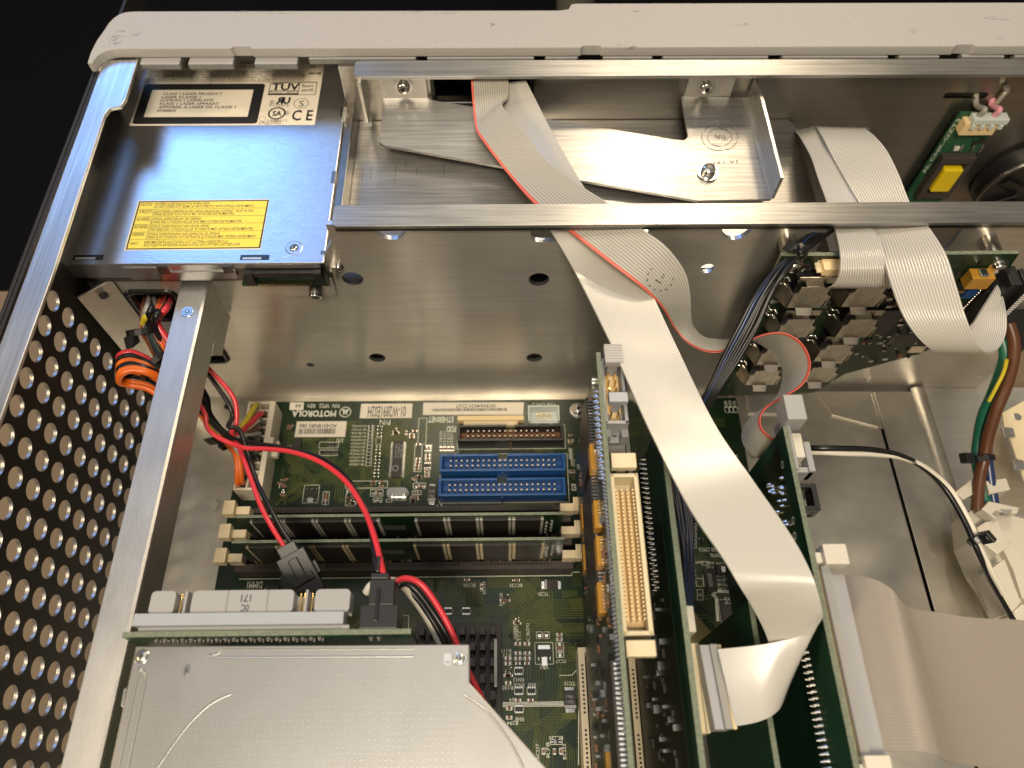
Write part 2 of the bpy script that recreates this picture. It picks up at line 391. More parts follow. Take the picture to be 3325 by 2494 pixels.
for pr in ((440, 590, 946, 1035), (600, 721, 1100, 1172)): part('rubber_grommet', case, grom(pr)), part('recess_shade_sheet', case, shade_sheet(pr))
def corner(b):   # folded flange where the wall meets the side panel
    a = [P(262, 904, y=YW - .6), P(342, 906, y=YW - .6), P(470, 1062, y=YW - .6), P(540, 1310, y=YW - .6), P(560, 1310, y=YW - .6)]
    b.prism([(-174, 3, 87), (-163, YW - .5, 87), (-163, YW - .5, ZF), (-174, 3, ZF)], (0.8, -0.8, 0), 'wall_steel')
    c = P(335, 957, y=7); b.cyl(c, c + Vector((0.6, -0.9, 0)), 1.7, m='black_rubber')
part('corner_flange', case, corner, 0.2)

def mid_rail(b):
    z = 120.0; q = lambda px, py: P(px, py, z=z)
    xa = q(1080, 700).x; xb = 260; yf = q(1400, 733).y; yb = q(1400, 664).y
    n = rrect(xa, xb, yf, yb, 1.8, 4); b.prism([(x, y, z) for x, y in n], (0, 0, -1.5), 'rail_metal')
    b.box(xa + 1, xb - 2, yf + 0.2, yf + 1.6, z - 3.2, z - 1.51, 'dark_steel')
part('middle_rail', case, mid_rail, 0.5)
def top_rail(b):
    z = ZR; q = lambda px, py: P(px, py, z=z)
    xa = q(1148, 240).x; xb = 262; yf = q(1400, 248).y; yb = q(1400, 196).y
    b.prism([(x, y, z) for x, y in rrect(xa, xb, yf, yb, 2.2, 4)], (0, 0, -1.6), 'rail_metal')
    # short post and tab at the rail's left end
    b.box(xa + 1.5, xa + 3, yb - 12, yb, 96, z - 1.61, 'wall_steel'); b.box(xa + .2, xa + 4.5, yb - 12, yb - 9, 94, 96, 'rail_metal')
part('top_rail', case, top_rail, 0.5)
YB = 101.0
def front_wall(b):
    W = lambda px, py: (P(px, py, y=YB).x, P(px, py, y=YB).z)
    a0, z1 = W(1405, 262); a1, z0 = W(1725, 332)
    h = [rrect(a0, a1, z0, 116.0, 3)]
    a, z = W(3150, 310); h.append(rrect(a - 12, a + 8, z - 1.6, z + 1.6, 1.5))
    b.plate([(-74, ZF), (262, ZF), (262, ZR - 1.7), (-74, ZR - 1.7)], h, lambda u, v: (u, YB, v), (0, 1.5, 0), 'front_steel_shaded', 'dark_steel')
    b.tube([(x, YB - .2, zz) for x, zz in h[0]] + [(h[0][0][0], YB - .2, h[0][0][1])], 1.2, 'black_rubber', sub=2)
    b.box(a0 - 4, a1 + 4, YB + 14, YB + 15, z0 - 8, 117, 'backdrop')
part('front_wall', case, front_wall)
def shelf(b):
    z = 88.0
    b.prism([(-74.5, YW + 2.2, z), (124, YW + 2.2, z), (131.5, YW + 2.2, z), (131.5, YB - 4, z), (129, YB - .5, z), (-74.5, YB - .5, z)], (0, 0, -1.5), 'brushed_x')
    b.prism([(131.5, YW + 2.2, z), (136, YW + 2.2, z - 2), (138, YW + 2.2, z - 8), (138, YW + 2.2, z - 60), (131.5, YW + 2.2, z - 60)], (0, YB - 6 - YW - 2.2, 0), 'brushed_y')
    for px, py, L in ((1178, 570, 7), (1205, 565, 8), (1283, 568, 11), (1352, 555, 4), (1441, 548, 8), (1318, 530, 4)):
        p = P(px, py, z=z + .05); b.box(p.x - .12, p.x + .12, p.y - L / 2, p.y + L / 2, z, z + .04, 'dark_steel')
part('shelf_panel', case, shelf, 0.4)

def floor(b):
    z = ZF
    b.box(-174, 262, -215, YB, z - 1.6, z, 'zinc')
part('floor_panel', case, floor)
for (px, py, r_) in ((738, 1320, 1.7), (757, 1640, 1.6)):
    pf = P(px, py, z=ZF); part('screw_hole', case, lambda b: b.cyl(pf + Vector((0, 0, .02)), pf + Vector((0, 0, .06)), r_, m='black_rubber'))
part('mounting_boss', case, lambda b: b.prism([tuple(P(x, y, z=ZF + .05)) for x, y in ((682, 1637), (700, 1622), (714, 1640), (700, 1662))], (0, 0, 1.5), 'bar_steel'))
def right_floor(b):
    # raised tray at the right with slit, rounded ridge and side wall
    q = lambda px, py: P(px, py, z=-10)
    L = [q(2560, 1262), q(2825, 1262), q(3160, 2470), q(2600, 2494)]
    xa, xs, xr = 113, 186.6, 208
    b.box(xa, xs - .1, -215, 9, -11.2, -9.6, 'zinc'); b.box(xs + 1.5, xr, -215, 9, -11.2, -9.6, 'zinc'); b.box(xs, xs + 1.4, -12, 9, -11.3, -9.9, 'zinc')
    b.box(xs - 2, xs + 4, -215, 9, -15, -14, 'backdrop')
part('right_tray', case, right_floor, 0.3)
def ridge(b):
    prof = [(208, -10), (209.2, -9.2), (210.6, -8.6), (212.2, -8.4), (213.8, -8.7), (215, -9.4), (216, -10.6), (216.6, -12.5)]
    n = len(prof); vs = [(x, -215, z) for x, z in prof] + [(x, 11, z) for x, z in prof]
    b.add(vs, [(i, i + n, i + n + 1, i + 1) for i in range(n - 1)], 'zinc', True)
    b.box(216.5, 290, -215, YW - .1, -14, -12.4, 'wall_steel')
part('rounded_ridge', case, ridge)
def plate_seam(b):
    b.prism([tuple(P(x, y, z=-9.5)) for x, y in ((2420, 1282), (2605, 1276), (2608, 1348), (2430, 1345))], (0, 0, 1.6), 'bar_steel')
    b.prism([tuple(P(x, y, z=-9.4)) for x, y in ((2640, 1274), (2825, 1274), (2850, 1390), (2700, 1350))], (0, 0, 1.0), 'zinc')
part('floor_bracket', case, plate_seam, 0.2)

# ---------------------------------------------------------------- front bezel
bez = thing('front_bezel', 'thick pale grey plastic bezel along the top with rounded left end', 'bezel', (0, 120, 60))
def bezel(b):
    zt = 123.0; q = lambda px, py: P(px, py, z=zt)
    yb = q(1400, 155).y; yt = q(1400, 34).y; yt2 = q(2200, 10).y
    xl = q(318, 150).x; step = q(1845, 30).x
    xt = q(370, 40).x
    out = [(268, yb)] + [(xl + 9, yb), (xl + 6, yb - .5), (xl + 3.4, yb - 1.8), (xl + 1.6, yb - 3.8), (xl + .6, yb - 6.4), (xl + .4, yb - 9), (xl - 1.8, yb - 9), (xl - 2.1, yb - 2), (xl - 1.6, yb + 5), (xl - .2, yb + 12), (xt - .6, yt - 8), (xt + .9, yt - 4.2), (xt + 2.8, yt - 1.8), (xt + 5.4, yt - .4), (xt + 9, yt), (step - 3, yt), (step, yt + .6), (step + 1.5, yt2 - .5), (step + 4, yt2), (268, yt2)]
    # notches in the near edge
    nt = []
    for px in (3140, 1920, 780):
        x = q(px, 160).x; nt += [(x + 4.6, yb), (x + 3.9, yb + 1.1), (x - 3.4, yb + 1.1), (x - 4.2, yb)]
    b.prism([(x, y, zt) for x, y in [out[0]] + nt + out[1:]], (0, 0, -4.5), 'bezel_plastic')
    n = len(out); b.prism([(x, y, zt - 4.5) for x, y in [(268, yt - 4), (xt + 8, yt - 4), (xt + 4, yt), (step, yt), (268, yt)]], (0, 0, -100), 'bezel_plastic')
    b.box(xl - 1.6, xl + 1.4, yb - 8, yb + 20, 8, zt - 4.51, 'bezel_plastic')
part('bezel_body', bez, bezel, 1.3)
def lugs(b):
    zt = 118.2; q = lambda px, py: P(px, py, z=zt)
    for x0, x1 in ((458, 588), (614, 760), (828, 968), (1001, 1351), (1386, 1735), (1770, 1878), (1958, 2120), (2153, 2498), (2542, 2888), (2922, 3056), (3128, 3268), (3300, 3420)):
        a, c = q(x0, 190).x, q(x1, 190).x; yb = q(1400, 152).y; yf = q(1400, 206 if x0 < 1000 else 190).y
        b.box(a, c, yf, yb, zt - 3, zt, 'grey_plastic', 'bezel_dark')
part('locating_lugs', bez, lugs, 0.6)
def scuffs(b):
    zt = 123.03
    for px, py, a, l in ((395, 100, .1, 10), (385, 118, .3, 12), (368, 128, 1.2, 10), (378, 140, .5, 6), (440, 112, 0, 12), (1330, 38, 0, 26), (1450, 40, 0, 18), (800, 39, 0, 20), (900, 41, 0, 22),
                         (2025, 148, .1, 18), (2050, 154, .2, 14), (3240, 62, .1, 20), (3225, 60, .3, 12), (3250, 125, .4, 8), (2960, 100, .2, 8), (2410, 78, -.6, 10), (1600, 80, .6, 3), (2065, 36, .1, 4)):
        for k in range(9):
            p = P(px + R.gauss(0, l), py + R.gauss(0, 3), z=zt); w_ = R.uniform(.1, .45); L = R.uniform(.3, 1.3)
            b.obox((p.x, p.y, zt), (math.cos(a) * L, math.sin(a) * L, 0), (-math.sin(a) * .05, math.cos(a) * .05, 0), (0, 0, .01), 'scuff')
part('scuff_marks', bez, scuffs)['kind'] = 'stuff'

# ---------------------------------------------------------------- screws
def screw(name, parent, c, r, axis, m='chrome', washer=True):
    b = MB(); c = Vector(c); ax = Vector(axis).normalized()
    if washer: b.cyl(c, c + ax * .5, r * 1.35, m=m, n=24)
    b.cyl(c + ax * .5, c + ax * (.5 + r * .55), r * .98, r * .9, m=m, n=24, caps=False); b.dome(c + ax * (.5 + r * .55), r * .9, r * .38, m=m, axis=ax, n=24)
    b.cyl(c + ax * (.5 + r * .92), c + ax * (.52 + r * .96), r * .36, n=6, m='black_rubber')
    return b.build(name, parent)

# ---------------------------------------------------------------- display bracket plate over the shelf
br = thing('support_bracket', 'flat cut steel plate with upturned right flange screwed above the shelf', 'bracket', (20, 60, 100))
ZB = 101.5
def BZ(py): return 102.0 - (py - 314) / 336 * 9.5
def BP(px, py, d=0): return P(px, py, z=BZ(py) + d)
def bracket(b):
    q = lambda px, py: tuple(BP(px, py))
    pts = [q(1244, 314), q(1392, 318), q(1400, 325), q(2190, 453), q(2222, 456), q(2234, 444), q(2212, 312), q(2428, 318), q(2504, 646), q(2266, 651), q(1903, 588), q(1610, 537), q(1245, 471), q(1232, 462)]
    b.prism(pts, (0, 0, -1.3), 'brushed_x')
    for (x0, x1) in ((1244, 1390), (2220, 2368)):
        a = P(x0, 312, z=ZB); c = P(x1, 312, z=ZB); b.box(a.x, c.x, YB - 1.5, YB - .1, ZB - 1.2, 114, 'bar_steel'); b.box(a.x, c.x, min(a.y, YB - 1.6), YB - 1.5, ZB - 1.2, ZB, 'bar_steel')
    r0, r1 = BP(2428, 318), BP(2504, 646); u0, u1 = P(2480, 258, z=112), P(2574, 652, z=104)
    b.prism([tuple(r1), tuple(r0), (r0.x + .2, r0.y + 1.5, 113), (r1.x + .2, r1.y, 105)], (1.3, 0, 0), 'brushed_y')
part('bracket_plate', br, bracket, 0.25)
for px, py in ((1311, 280), (2292, 280)):
    screw('screw', br, P(px, py, y=YB - 1.7), 2.9, (0, -1, 0.15))
screw('screw', br, BP(2298, 560, .1), 3.4, (0, -.1, 1))
def stamp(b):
    for r in (50, 33):
        n = 40
        for i in range(n):
            if i % 7 == 3: continue
            a0, a1 = 2 * math.pi * i / n, 2 * math.pi * (i + 1) / n
            b.quad(*[BP(2337 + rr * 1.15 * math.cos(a), 446 - rr * .85 * math.sin(a), .05) for rr, a in ((r, a0), (r + 1.8, a0), (r + 1.8, a1), (r, a1))], 'ink_grey')
    b.text('TUV', BP(2358, 440, .05), BP(2318, 436, .05), 2.4, (0, -1, 0), 'ink_grey', .05); b.text('10', BP(2358, 412, .05), BP(2334, 410, .05), 1.8, (0, -1, 0), 'ink_grey', .05)
    b.text('NT 01', BP(2318, 532, .1), BP(2395, 527, .1), 2.4, (0, 1, 0), 'ink_grey', .05)
    pp = [BP(2305, 342, .05), BP(2325, 358, .05), BP(2337, 388, .05), BP(2352, 405, .05)]
    for a, c2 in zip(pp, pp[1:]): b.quad(a, a + Vector((.15, .1, 0)), c2 + Vector((.15, .1, 0)), c2, 'ink_grey')
part('ink_stamp', br, stamp)['kind'] = 'stuff'

# ---------------------------------------------------------------- upper left slim drive
ZD = 100.0
dr = thing('slim_disk_drive', 'slim silver disk drive with white laser class label and yellow caution label', 'disk drive', (-125, 60, 87))
D = lambda px, py, z=ZD: P(px, py, z=z)
def drive_top(b):
    x0, x1 = D(190, 860).x, D(1052, 852).x; y0 = D(700, 856).y; y1 = 131
    b.box(x0, x1, y0, y1, ZD - .8, ZD, 'drive_steel')
    b.box(x1 - .9, x1, y0 + .4, y1, ZD - 11, ZD - .81, 'dark_steel')
    b.box(x0 + .3, x0 + 1.2, y0 + .4, y1, ZD - 11, ZD - .81, 'dark_steel')
part('top_cover', dr, drive_top, 0.5)
part('drive_body', dr, lambda b: b.box(D(200, 860).x, D(1130, 852).x - 5.5, D(700, 845).y + 6, 131, ZD - 11.5, ZD - 1.5, 'dark_steel'), 0.3)
def side_channel(b):
    xa, xb = D(1052, 850).x + .4, D(1052, 850).x + 3.2
    b.box(xa, xb, D(700, 850).y, 128, ZD - 11, ZD - 7, 'dark_steel'); b.box(xb - .8, xb, D(700, 850).y, 128, ZD - 7, ZD - 2.5, 'wall_steel')
    for py, l in ((300, 4), (365, 6), (575, 7), (820, 2)):
        p = D(1090, py); b.box(D(1052, 850).x - 1.8, D(1052, 850).x + .15, p.y - l / 2, p.y + l / 2, ZD - 2, ZD + .12, 'dark_steel')
    p = D(1100, 368); b.box(xa - 1.2, xa + .8, p.y - 5, p.y + 4, ZD - 5, ZD + .3, 'bar_steel'); b.cyl((xa + .8, p.y, ZD - 2), (xa + 1.4, p.y, ZD - 2), 1.6, m='grey_light')
part('side_channel', dr, side_channel, 0.2)
def drive_back(b):
    y = D(700, 856).y; F = lambda px, py: P(px, py, y=y)
    xa, xb = F(196, 880).x, F(1052, 860).x
    b.box(xa + 1, xb, y + .8, y + 1.8, 88, ZD - .81, 'dark_steel')
    b.box(F(205, 870).x, F(760, 870).x, y, y + .75, 91.5, ZD - .82, 'drive_steel')
    b.box(F(760, 870).x, F(1040, 870).x, y, y + .75, ZD - 3, ZD - .82, 'drive_steel')
    b.prism([tuple(F(x, yy)) for x, yy in ((400, 868), (505, 868), (525, 905), (430, 905))], (0, -.5, 0), 'drive_steel')
    b.prism([tuple(F(x, yy)) for x, yy in ((520, 883), (765, 878), (772, 902), (530, 908))], (0, -.5, 0), 'drive_steel')
    b.prism([tuple(F(x, yy)) for x, yy in ((507, 862), (545, 862), (560, 886), (520, 886))], (0, -.7, 0), 'dark_steel')
    b.prism([tuple(F(x, yy)) for x, yy in ((720, 860), (755, 860), (762, 882), (730, 884))], (0, -.7, 0), 'dark_steel')
    # slots stamped in the cover's rear edge
    for x0, x1 in ((240, 338), (782, 876)):
        c0, c1 = D(x0, 828), D(x1, 828); yl = D(x0, 845).y
        b.box(c0.x, c1.x, yl, c0.y, ZD, ZD + .05, 'black_rubber'); b.box(c0.x + 1, c1.x - 3, yl + .2, yl + 1.2, ZD + .02, ZD + .3, 'bar_steel')
part('rear_panel', dr, drive_back, 0.15)
def dconn(b):
    y = D(700, 856).y - .4; F = lambda px, py: P(px, py, y=y)
    a, c = F(778, 895), F(1050, 860)
    b.box(a.x, c.x, y - 1.6, y + 3, 88, 89.2, 'pcb')
    b.box(a.x + 3, c.x - 1.6, y - 1.5, y + 2, 93.6, 96, 'black_plastic'); b.box(a.x + 3, a.x + 6, y - 2.2, y + 2, 89.3, 96.3, 'black_plastic'); b.box(c.x - 4.4, c.x - 1.6, y - 2.2, y + 2, 89.3, 96.3, 'black_plastic')
    b.box(a.x + 6, c.x - 4.4, y + 1.5, y + 2.5, 89.3, 93.6, 'backdrop')
    n = 24; w_ = (c.x - a.x - 13) / n
    for i in range(n):
        x = a.x + 7 + i * w_; b.box(x, x + w_ * .45, y - 2.4, y - .5, 89.25, 90.1, 'gold' if i % 3 else 'solder'); b.box(x, x + w_ * .45, y, y + .6, 91.6, 92.3, 'solder')
part('data_connector', dr, dconn)
def dscrew(b):
    c = D(955, 805); b.cyl((c.x, c.y, ZD + .01), (c.x, c.y, ZD + .12), 3.4, 3.0, m='drive_steel', n=28); b.cyl((c.x, c.y, ZD + .12), (c.x, c.y, ZD + .18), 1.9, m='dark_steel', n=20)
    b.dome((c.x, c.y, ZD + .15), 1.5, .5, m='chrome'); b.cyl((c.x, c.y, ZD + .6), (c.x, c.y, ZD + .7), .5, n=6, m='black_rubber')
part('cover_screw', dr, dscrew)
def dtab(b):
    y = D(700, 856).y + 1; F = lambda px, py: P(px, py, y=y)
    b.prism([tuple(F(x, yy)) for x, yy in ((850, 905), (1075, 905), (1092, 955), (1078, 963), (925, 962))], (0, 1, 0), 'wall_steel')
    c = F(1025, 925); e = c + Vector((.5, -9, -2)); b.cyl(c, P(1024, 962, y=y - 5), 2.6, m='dark_steel', n=20); q = P(1024, 964, y=y - 5); b.cyl(q, q + (q - c).normalized() * .4, 2.6, 2.4, m='chrome', n=20); b.cyl(q, q + (q - c).normalized() * .5, 1.7, m='black_rubber', n=16)
    g = [tuple(F(x, yy)) for x, yy in ((1060, 640), (1078, 745), (1080, 848), (1066, 846), (1052, 700))]
part('mounting_tab', dr, dtab, 0.1)
def sidebr(b):
    q0 = P(1088, 845, y=9); x = -71.5
    b.prism([(x, 28, 99), (x, 9, 97), (x, 8, 90), (x, 28, 88)], (1.2, 0, 0), 'bar_steel'); 
part('side_bracket', dr, sidebr, 0.2)
screw('screw', dr, (-70.2, 12, 93.5), 2.2, (1, -.3, .3))

def Q4(x, y, dz=0.06): return P(420 + x / 3.456, 180 + y / 3.456, z=ZD + dz)
UP = (0, 1, 0)
def whitelabel(b):
    z = .05; corners = [Q4(-12, 785), Q4(2075, 785), Q4(2240, 60), Q4(225, 60)]
    a = Q4(0, 788); c = Q4(2078, 786)
    b.prism([(a.x, a.y, ZD + .01), (c.x, a.y, ZD + .01), (c.x, 130.5, ZD + .01), (a.x, 130.5, ZD + .01)], (0, 0, .06), 'paper')
    def T(s_, x0, y0, x1, h, m='ink', bold=.0, y1=None): b.text(s_, Q4(x0, y0, .08), Q4(x1, (y1 or y0), .08), h, UP, m, .03, bold)
    def hl(x0, x1, y, w_=.25):
        p, q = Q4(x0, y, .09), Q4(x1, y, .09); b.quad((p.x, p.y, ZD + .1), (q.x, p.y, ZD + .1), (q.x, p.y + w_, ZD + .1), (p.x, p.y + w_, ZD + .1), 'ink')
    def fr(x0, y0, x1, y1, w_=.3):     # rectangle outline between crop points (lower-left x0,y0) (upper-right x1,y1)
        p, q = Q4(x0, y0), Q4(x1, y1); zz = ZD + .1
        for r in ((p.x, q.x, p.y, p.y + w_), (p.x, q.x, q.y - w_, q.y), (p.x, p.x + w_, p.y, q.y), (q.x - w_, q.x, p.y, q.y)): b.quad((r[0], r[2], zz), (r[1], r[2], zz), (r[1], r[3], zz), (r[0], r[3], zz), 'ink')
    T('MANUFACTURED: JUNE', 540, 96, 1120, 2.2); T('2001', 1245, 94, 1385, 2.2)
    T('MODEL  LKM-FC34-5', 300, 141, 962, 1.7, bold=.012); T('+5V === 2.0A', 1075, 141, 1460, 1.7, bold=.012); T('58', 2018, 140, 2085, 1.7, bold=.01); T('MKM', 2016, 216, 2146, 1.7, bold=.012)
    hl(225, 2160, 101)
    T('PRODUCT IS CERTIFIED BY THE MANUFACTURER TO COMPLY WITH DHHS', 233, 197, 1918, 1.25); T('RULE 21 CFR SUBCHAPTER J APPLICABLE AT THE DATE OF MANUFACTURE.', 220, 227, 1975, 1.25)
    T('MATSUSHITA-KOTOBUKI ELECTRONICS INDUSTRIES LTD.   MADE IN JAPAN', 208, 257, 1960, 1.25); T('2131 MINAMIKATA, KAWAUCHI-CHO, ONSEN-GUN, EHIME 791-0395 JAPAN', 198, 287, 1953, 1.25)
    hl(155, 1540, 303); hl(1540, 2110, 301)
    p, q = Q4(28, 772), Q4(1528, 317); b.prism([(x, y, ZD + .08) for x, y in rrect(p.x, q.x, p.y, q.y, 1.5)], (0, 0, .03), 'ink')
    p, q = Q4(162, 694), Q4(1395, 386); b.prism([(x, y, ZD + .11) for x, y in ((p.x, p.y), (q.x, p.y), (q.x, q.y), (p.x, q.y))], (0, 0, .03), 'paper')
    for s_, x0, y0, x1 in (('CLASS 1 LASER PRODUCT', 375, 444, 1043), ('LASER KLASSE 1', 360, 482, 796), ('LUOKAN 1 LASERLAITE', 350, 516, 940), ('KLASS 1 LASER APPARAT', 337, 555, 1003), ('APPAREIL A LASER DE CLASSE 1', 325, 593, 1190), ('EN60825', 312, 633, 518)):
        T(s_, x0, y0, x1, 2.3, bold=.004) if False else b.text(s_, Q4(x0, y0, .17), Q4(x1, y0, .17), 1.55, UP, 'ink', .02, .012)
    hl(1428, 1429, 770, 33); 
    fr(1555, 446, 2112, 303); T('TÜV', 1590, 388, 1905, 4.4, bold=.03); T('PRODUCT SERVICE', 1570, 428, 1885, 1.8); hl(1565, 1900, 398); p, q = Q4(1895, 446), Q4(1912, 303); b.quad((q.x, p.y, ZD + .1), (q.x + .3, p.y, ZD + .1), (q.x + .3, q.y, ZD + .1), (q.x, q.y, ZD + .1), 'ink'); hl(1555, 1900, 442, .8)
    T('Bauart', 1938, 356, 2062, 1.9, bold=.006); T('geprüft', 1930, 402, 2064, 1.9, bold=.006)
    T('®', 1570, 548, 1626, 2.6); T('UR', 1800, 540, 1640, 5.0, bold=.03) if False else (b.text('R', Q4(1722, 540, .2), Q4(1640, 540, .2), 4.0, UP, 'ink', -.02, .04), T('U', 1718, 540, 1800, 4.0, bold=.04)); T('E132075', 1572, 572, 1785, 1.5)
    def ring(x, y, rx, w_):
        c = Q4(x, y); n = 32; r = rx
        for i in range(n):
            a0, a1 = 2 * math.pi * i / n, 2 * math.pi * (i + 1) / n
            b.quad(*[(c.x + rr * math.cos(a), c.y + rr * math.sin(a), ZD + .1) for rr, a in ((r - w_, a0), (r, a0), (r, a1), (r - w_, a1))], 'ink')
    ring(1928, 540, 3.3, .25); T('S', 1898, 575, 1955, 3.9); ring(1655, 650, 3.9, .75); T('SA', 1600, 678, 1705, 3.0, bold=.03); T('®', 1738, 672, 1792, 2.6)
    T('C E', 1815, 728, 2050, 6.4, bold=.02); ring(1495, 712, 1.5, .15); T('LR88611', 1552, 746, 1760, 1.6); T('LMQLS1035', 1450, 772, 1700, 1.7)
part('laser_class_label', dr, whitelabel)
def Q5(x, y, dz=0.06): return P(390 + x / 4.424, 620 + y / 4.424, z=ZD + dz)
def yellabel(b):
    def sheet(pts, z0, t, m): b.prism([(p.x, p.y, ZD + z0) for p in pts], (0, 0, t), m)
    sheet([Q5(52, 856), Q5(2018, 836), Q5(2145, 118), Q5(262, 138)], .01, .04, 'yellow_edge'); sheet([Q5(78, 843), Q5(2012, 822), Q5(2138, 128), Q5(276, 150)], .05, .02, 'ink')
    sheet([Q5(104, 828), Q5(1992, 806), Q5(2116, 144), Q5(292, 166)], .07, .02, 'yellow_label')
    U5 = (Q5(276, 150) - Q5(78, 843)); U5.z = 0
    L = [('CAUTION-', 288, 217, 465, 3.0), ('INVISIBLE LASER RADIATION WHEN OPEN', 500, 205, 1280, 2.3), ('DO NOT STARE INTO BEAM OR VIEW DIRECTLY WITH OPTICAL INSTRUMENTS.', 487, 247, 1927, 2.3),
         ('VORSICHT-', 262, 323, 465, 3.0), ('UNSICHTBARE LASERSTRAHLUNG, WENN ABDECKUNG GEÖFFNET.  NICHT IN DEN', 470, 316, 1908, 2.3), ('STRAHL BLICKEN AUCH NICHT MIT OPTISCHEN INSTRUMENTEN.', 456, 356, 1633, 2.3),
         ('ADVARSEL-', 228, 430, 436, 3.0), ('USYNLIG LASERSTRÅLING VED ÅBNING.', 438, 422, 1168, 2.3), ('SE IKKE IND I STRÅLEN-HELLER IKKE MED OPTISKE INSTRUMENTER.', 425, 466, 1748, 2.3),
         ('ADVARSEL-', 195, 540, 402, 3.0), ('USYNLIG LASERSTRÅLING NÅR DEKSEL ÅPNES.', 405, 530, 1280, 2.3), ('STIRR IKKE INN I STRÅLEN ELLER SE DIREKTE MED OPTISKE INSTRUMENTER.', 395, 576, 1910, 2.3),
         ('VARNING-', 168, 648, 350, 3.0), ('OSYNLIG LASERSTRÅLNING NÄR DENNA DEL ÄR ÖPPNAD.', 375, 642, 1437, 2.3), ('STIRRA EJ IN I STRÅLEN OCH BETRAKTA EJ STRÅLEN MED OPTISKA INSTRUMENT.', 362, 686, 1955, 2.3),
         ('VARO !', 130, 775, 262, 2.4), ('NÄKYMÄTÖNTÄ AVATTAESSA OLET ALTTIINA LASERSÄTEILYLLE.', 343, 756, 1550, 2.3), ('ÄLÄ TUIJOTA SÄTEESEEN ÄLÄKÄ KATSO SITÄ OPTISEN LAITTEEN LÄPI.', 330, 800, 1725, 2.3)]
    for s_, x0, y0, x1, h in L:
        b.text(s_, Q5(x0, y0, .09), Q5(x1, y0 - (x1 - x0) * .011, .09), h * .58, UP, 'ink', .02, .008)
    for k, y in enumerate((270, 378, 485, 597, 707)):
        x0, x1 = 262 - k * 32, 2098 - k * 20; p, q = Q5(x0, y), Q5(x1, y - 24)
        b.quad((p.x, p.y, ZD + .1), (q.x, q.y, ZD + .1), (q.x, q.y + .16, ZD + .1), (p.x, p.y + .16, ZD + .1), 'ink')
part('caution_label', dr, yellabel)

# ---------------------------------------------------------------- drive mounting bar
def bar(b):
    zt = 86.0; q = lambda px, py, z=zt: P(px, py, z=z)
    xl = q(588, 919).x; xr = q(659, 963).x; y1 = 11.5; y0 = -200
    w_ = 1.2
    b.prism([(xl, y0, zt), (xr, y0, zt), (xr + .9, y0, zt - .5), (xr + 1.2, y0, zt - 1.4), (xr + 1.2, y0, zt - 16), (xr, y0, zt - 16), (xr, y0, zt - 1.2), (xl, y0, zt - 1.2)], (0, y1 - y0, 0), 'bar_steel')
    b.prism([(xr + .2, y1, zt - 16), (xr + .2, y1, zt - 26), (xr + .2, y1 - 20, zt - 26), (xr + .2, y1 - 26, zt - 16.1)], (1.0, 0, 0), 'bar_steel')
    c = q(609, 1013); b.cyl((c.x, c.y, zt), (c.x, c.y, zt + .3), 2.6, 2.3, m='chrome', n=24); b.cyl((c.x, c.y, zt + .05), (c.x, c.y, zt + .36), 1.8, m='black_rubber', n=20)
    for k in range(3): b.cyl((c.x, c.y, zt + .3), (c.x, c.y, zt + .38 + .02 * k), 1.75 - .5 * k, 1.5 - .5 * k, m='chrome' if k != 1 else 'dark_steel', n=20)
o = part('mounting_bar', None, bar, 0.4)
tag(o, 'long bent grey steel bar between the perforated panel and the motherboard', 'mounting bar')

# ================================================================ MOTHERBOARD
mbd = thing('motherboard', 'large green motherboard with blue headers and memory slots at the case floor', 'motherboard', (0, -60, 0))
A = lambda px, py, z=0.0: P(px, py, z=z)
BX0, BX1, BY0, BY1 = -131.6, 112.5, -215, 1.0
def c6(x, y, z=0): return P(700 + x / 3.687, 1280 + y / 3.687, z=z)
def c7(x, y, z=0): return P(1300 + x / 3.687, 1280 + y / 3.687, z=z)
def c5(x, y, z=0): return P(1100 + x / 1.8433, 800 + y / 1.8433, z=z)
def cb(x, y, z=0): return P(1100 + x / 1.8433, 1594 + y / 1.8433, z=z)
def cr_(x, y, z=0): return P(2125 + x / 1.8433, 1594 + y / 1.8433, z=z)
def trace_line(b, pts, w_, z, m):
    for p, q in zip(pts, pts[1:]):
        d = Vector((q[0] - p[0], q[1] - p[1], 0))
        if d.length < 1e-4: continue
        d.normalize(); n = Vector((-d.y, d.x, 0)) * w_ / 2; p3 = Vector((p[0], p[1], z)); q3 = Vector((q[0], q[1], z)) + d * w_ * .4
        b.quad(p3 - n, q3 - n, q3 + n, p3 + n, m)
def bundle(b, pts, n, pitch, w_=.22, z=.03, m='trace', off0=0):
    """n parallel tracks following one polyline with 45 degree corners"""
    V = [Vector((p[0], p[1])) for p in pts]
    for k in range(n):
        off = off0 + k * pitch; out = []
        for i, v in enumerate(V):
            a = (V[i] - V[i - 1]).normalized() if i else None; c = (V[i + 1] - V[i]).normalized() if i < len(V) - 1 else None
            if a is None: nn = Vector((-c.y, c.x)); out.append(v + nn * off); continue
            if c is None: nn = Vector((-a.y, a.x)); out.append(v + nn * off); continue
            n1 = Vector((-a.y, a.x)); n2 = Vector((-c.y, c.x)); bis = (n1 + n2).normalized(); out.append(v + bis * off / max(.3, bis.dot(n1)))
        trace_line(b, out, w_, z, m)
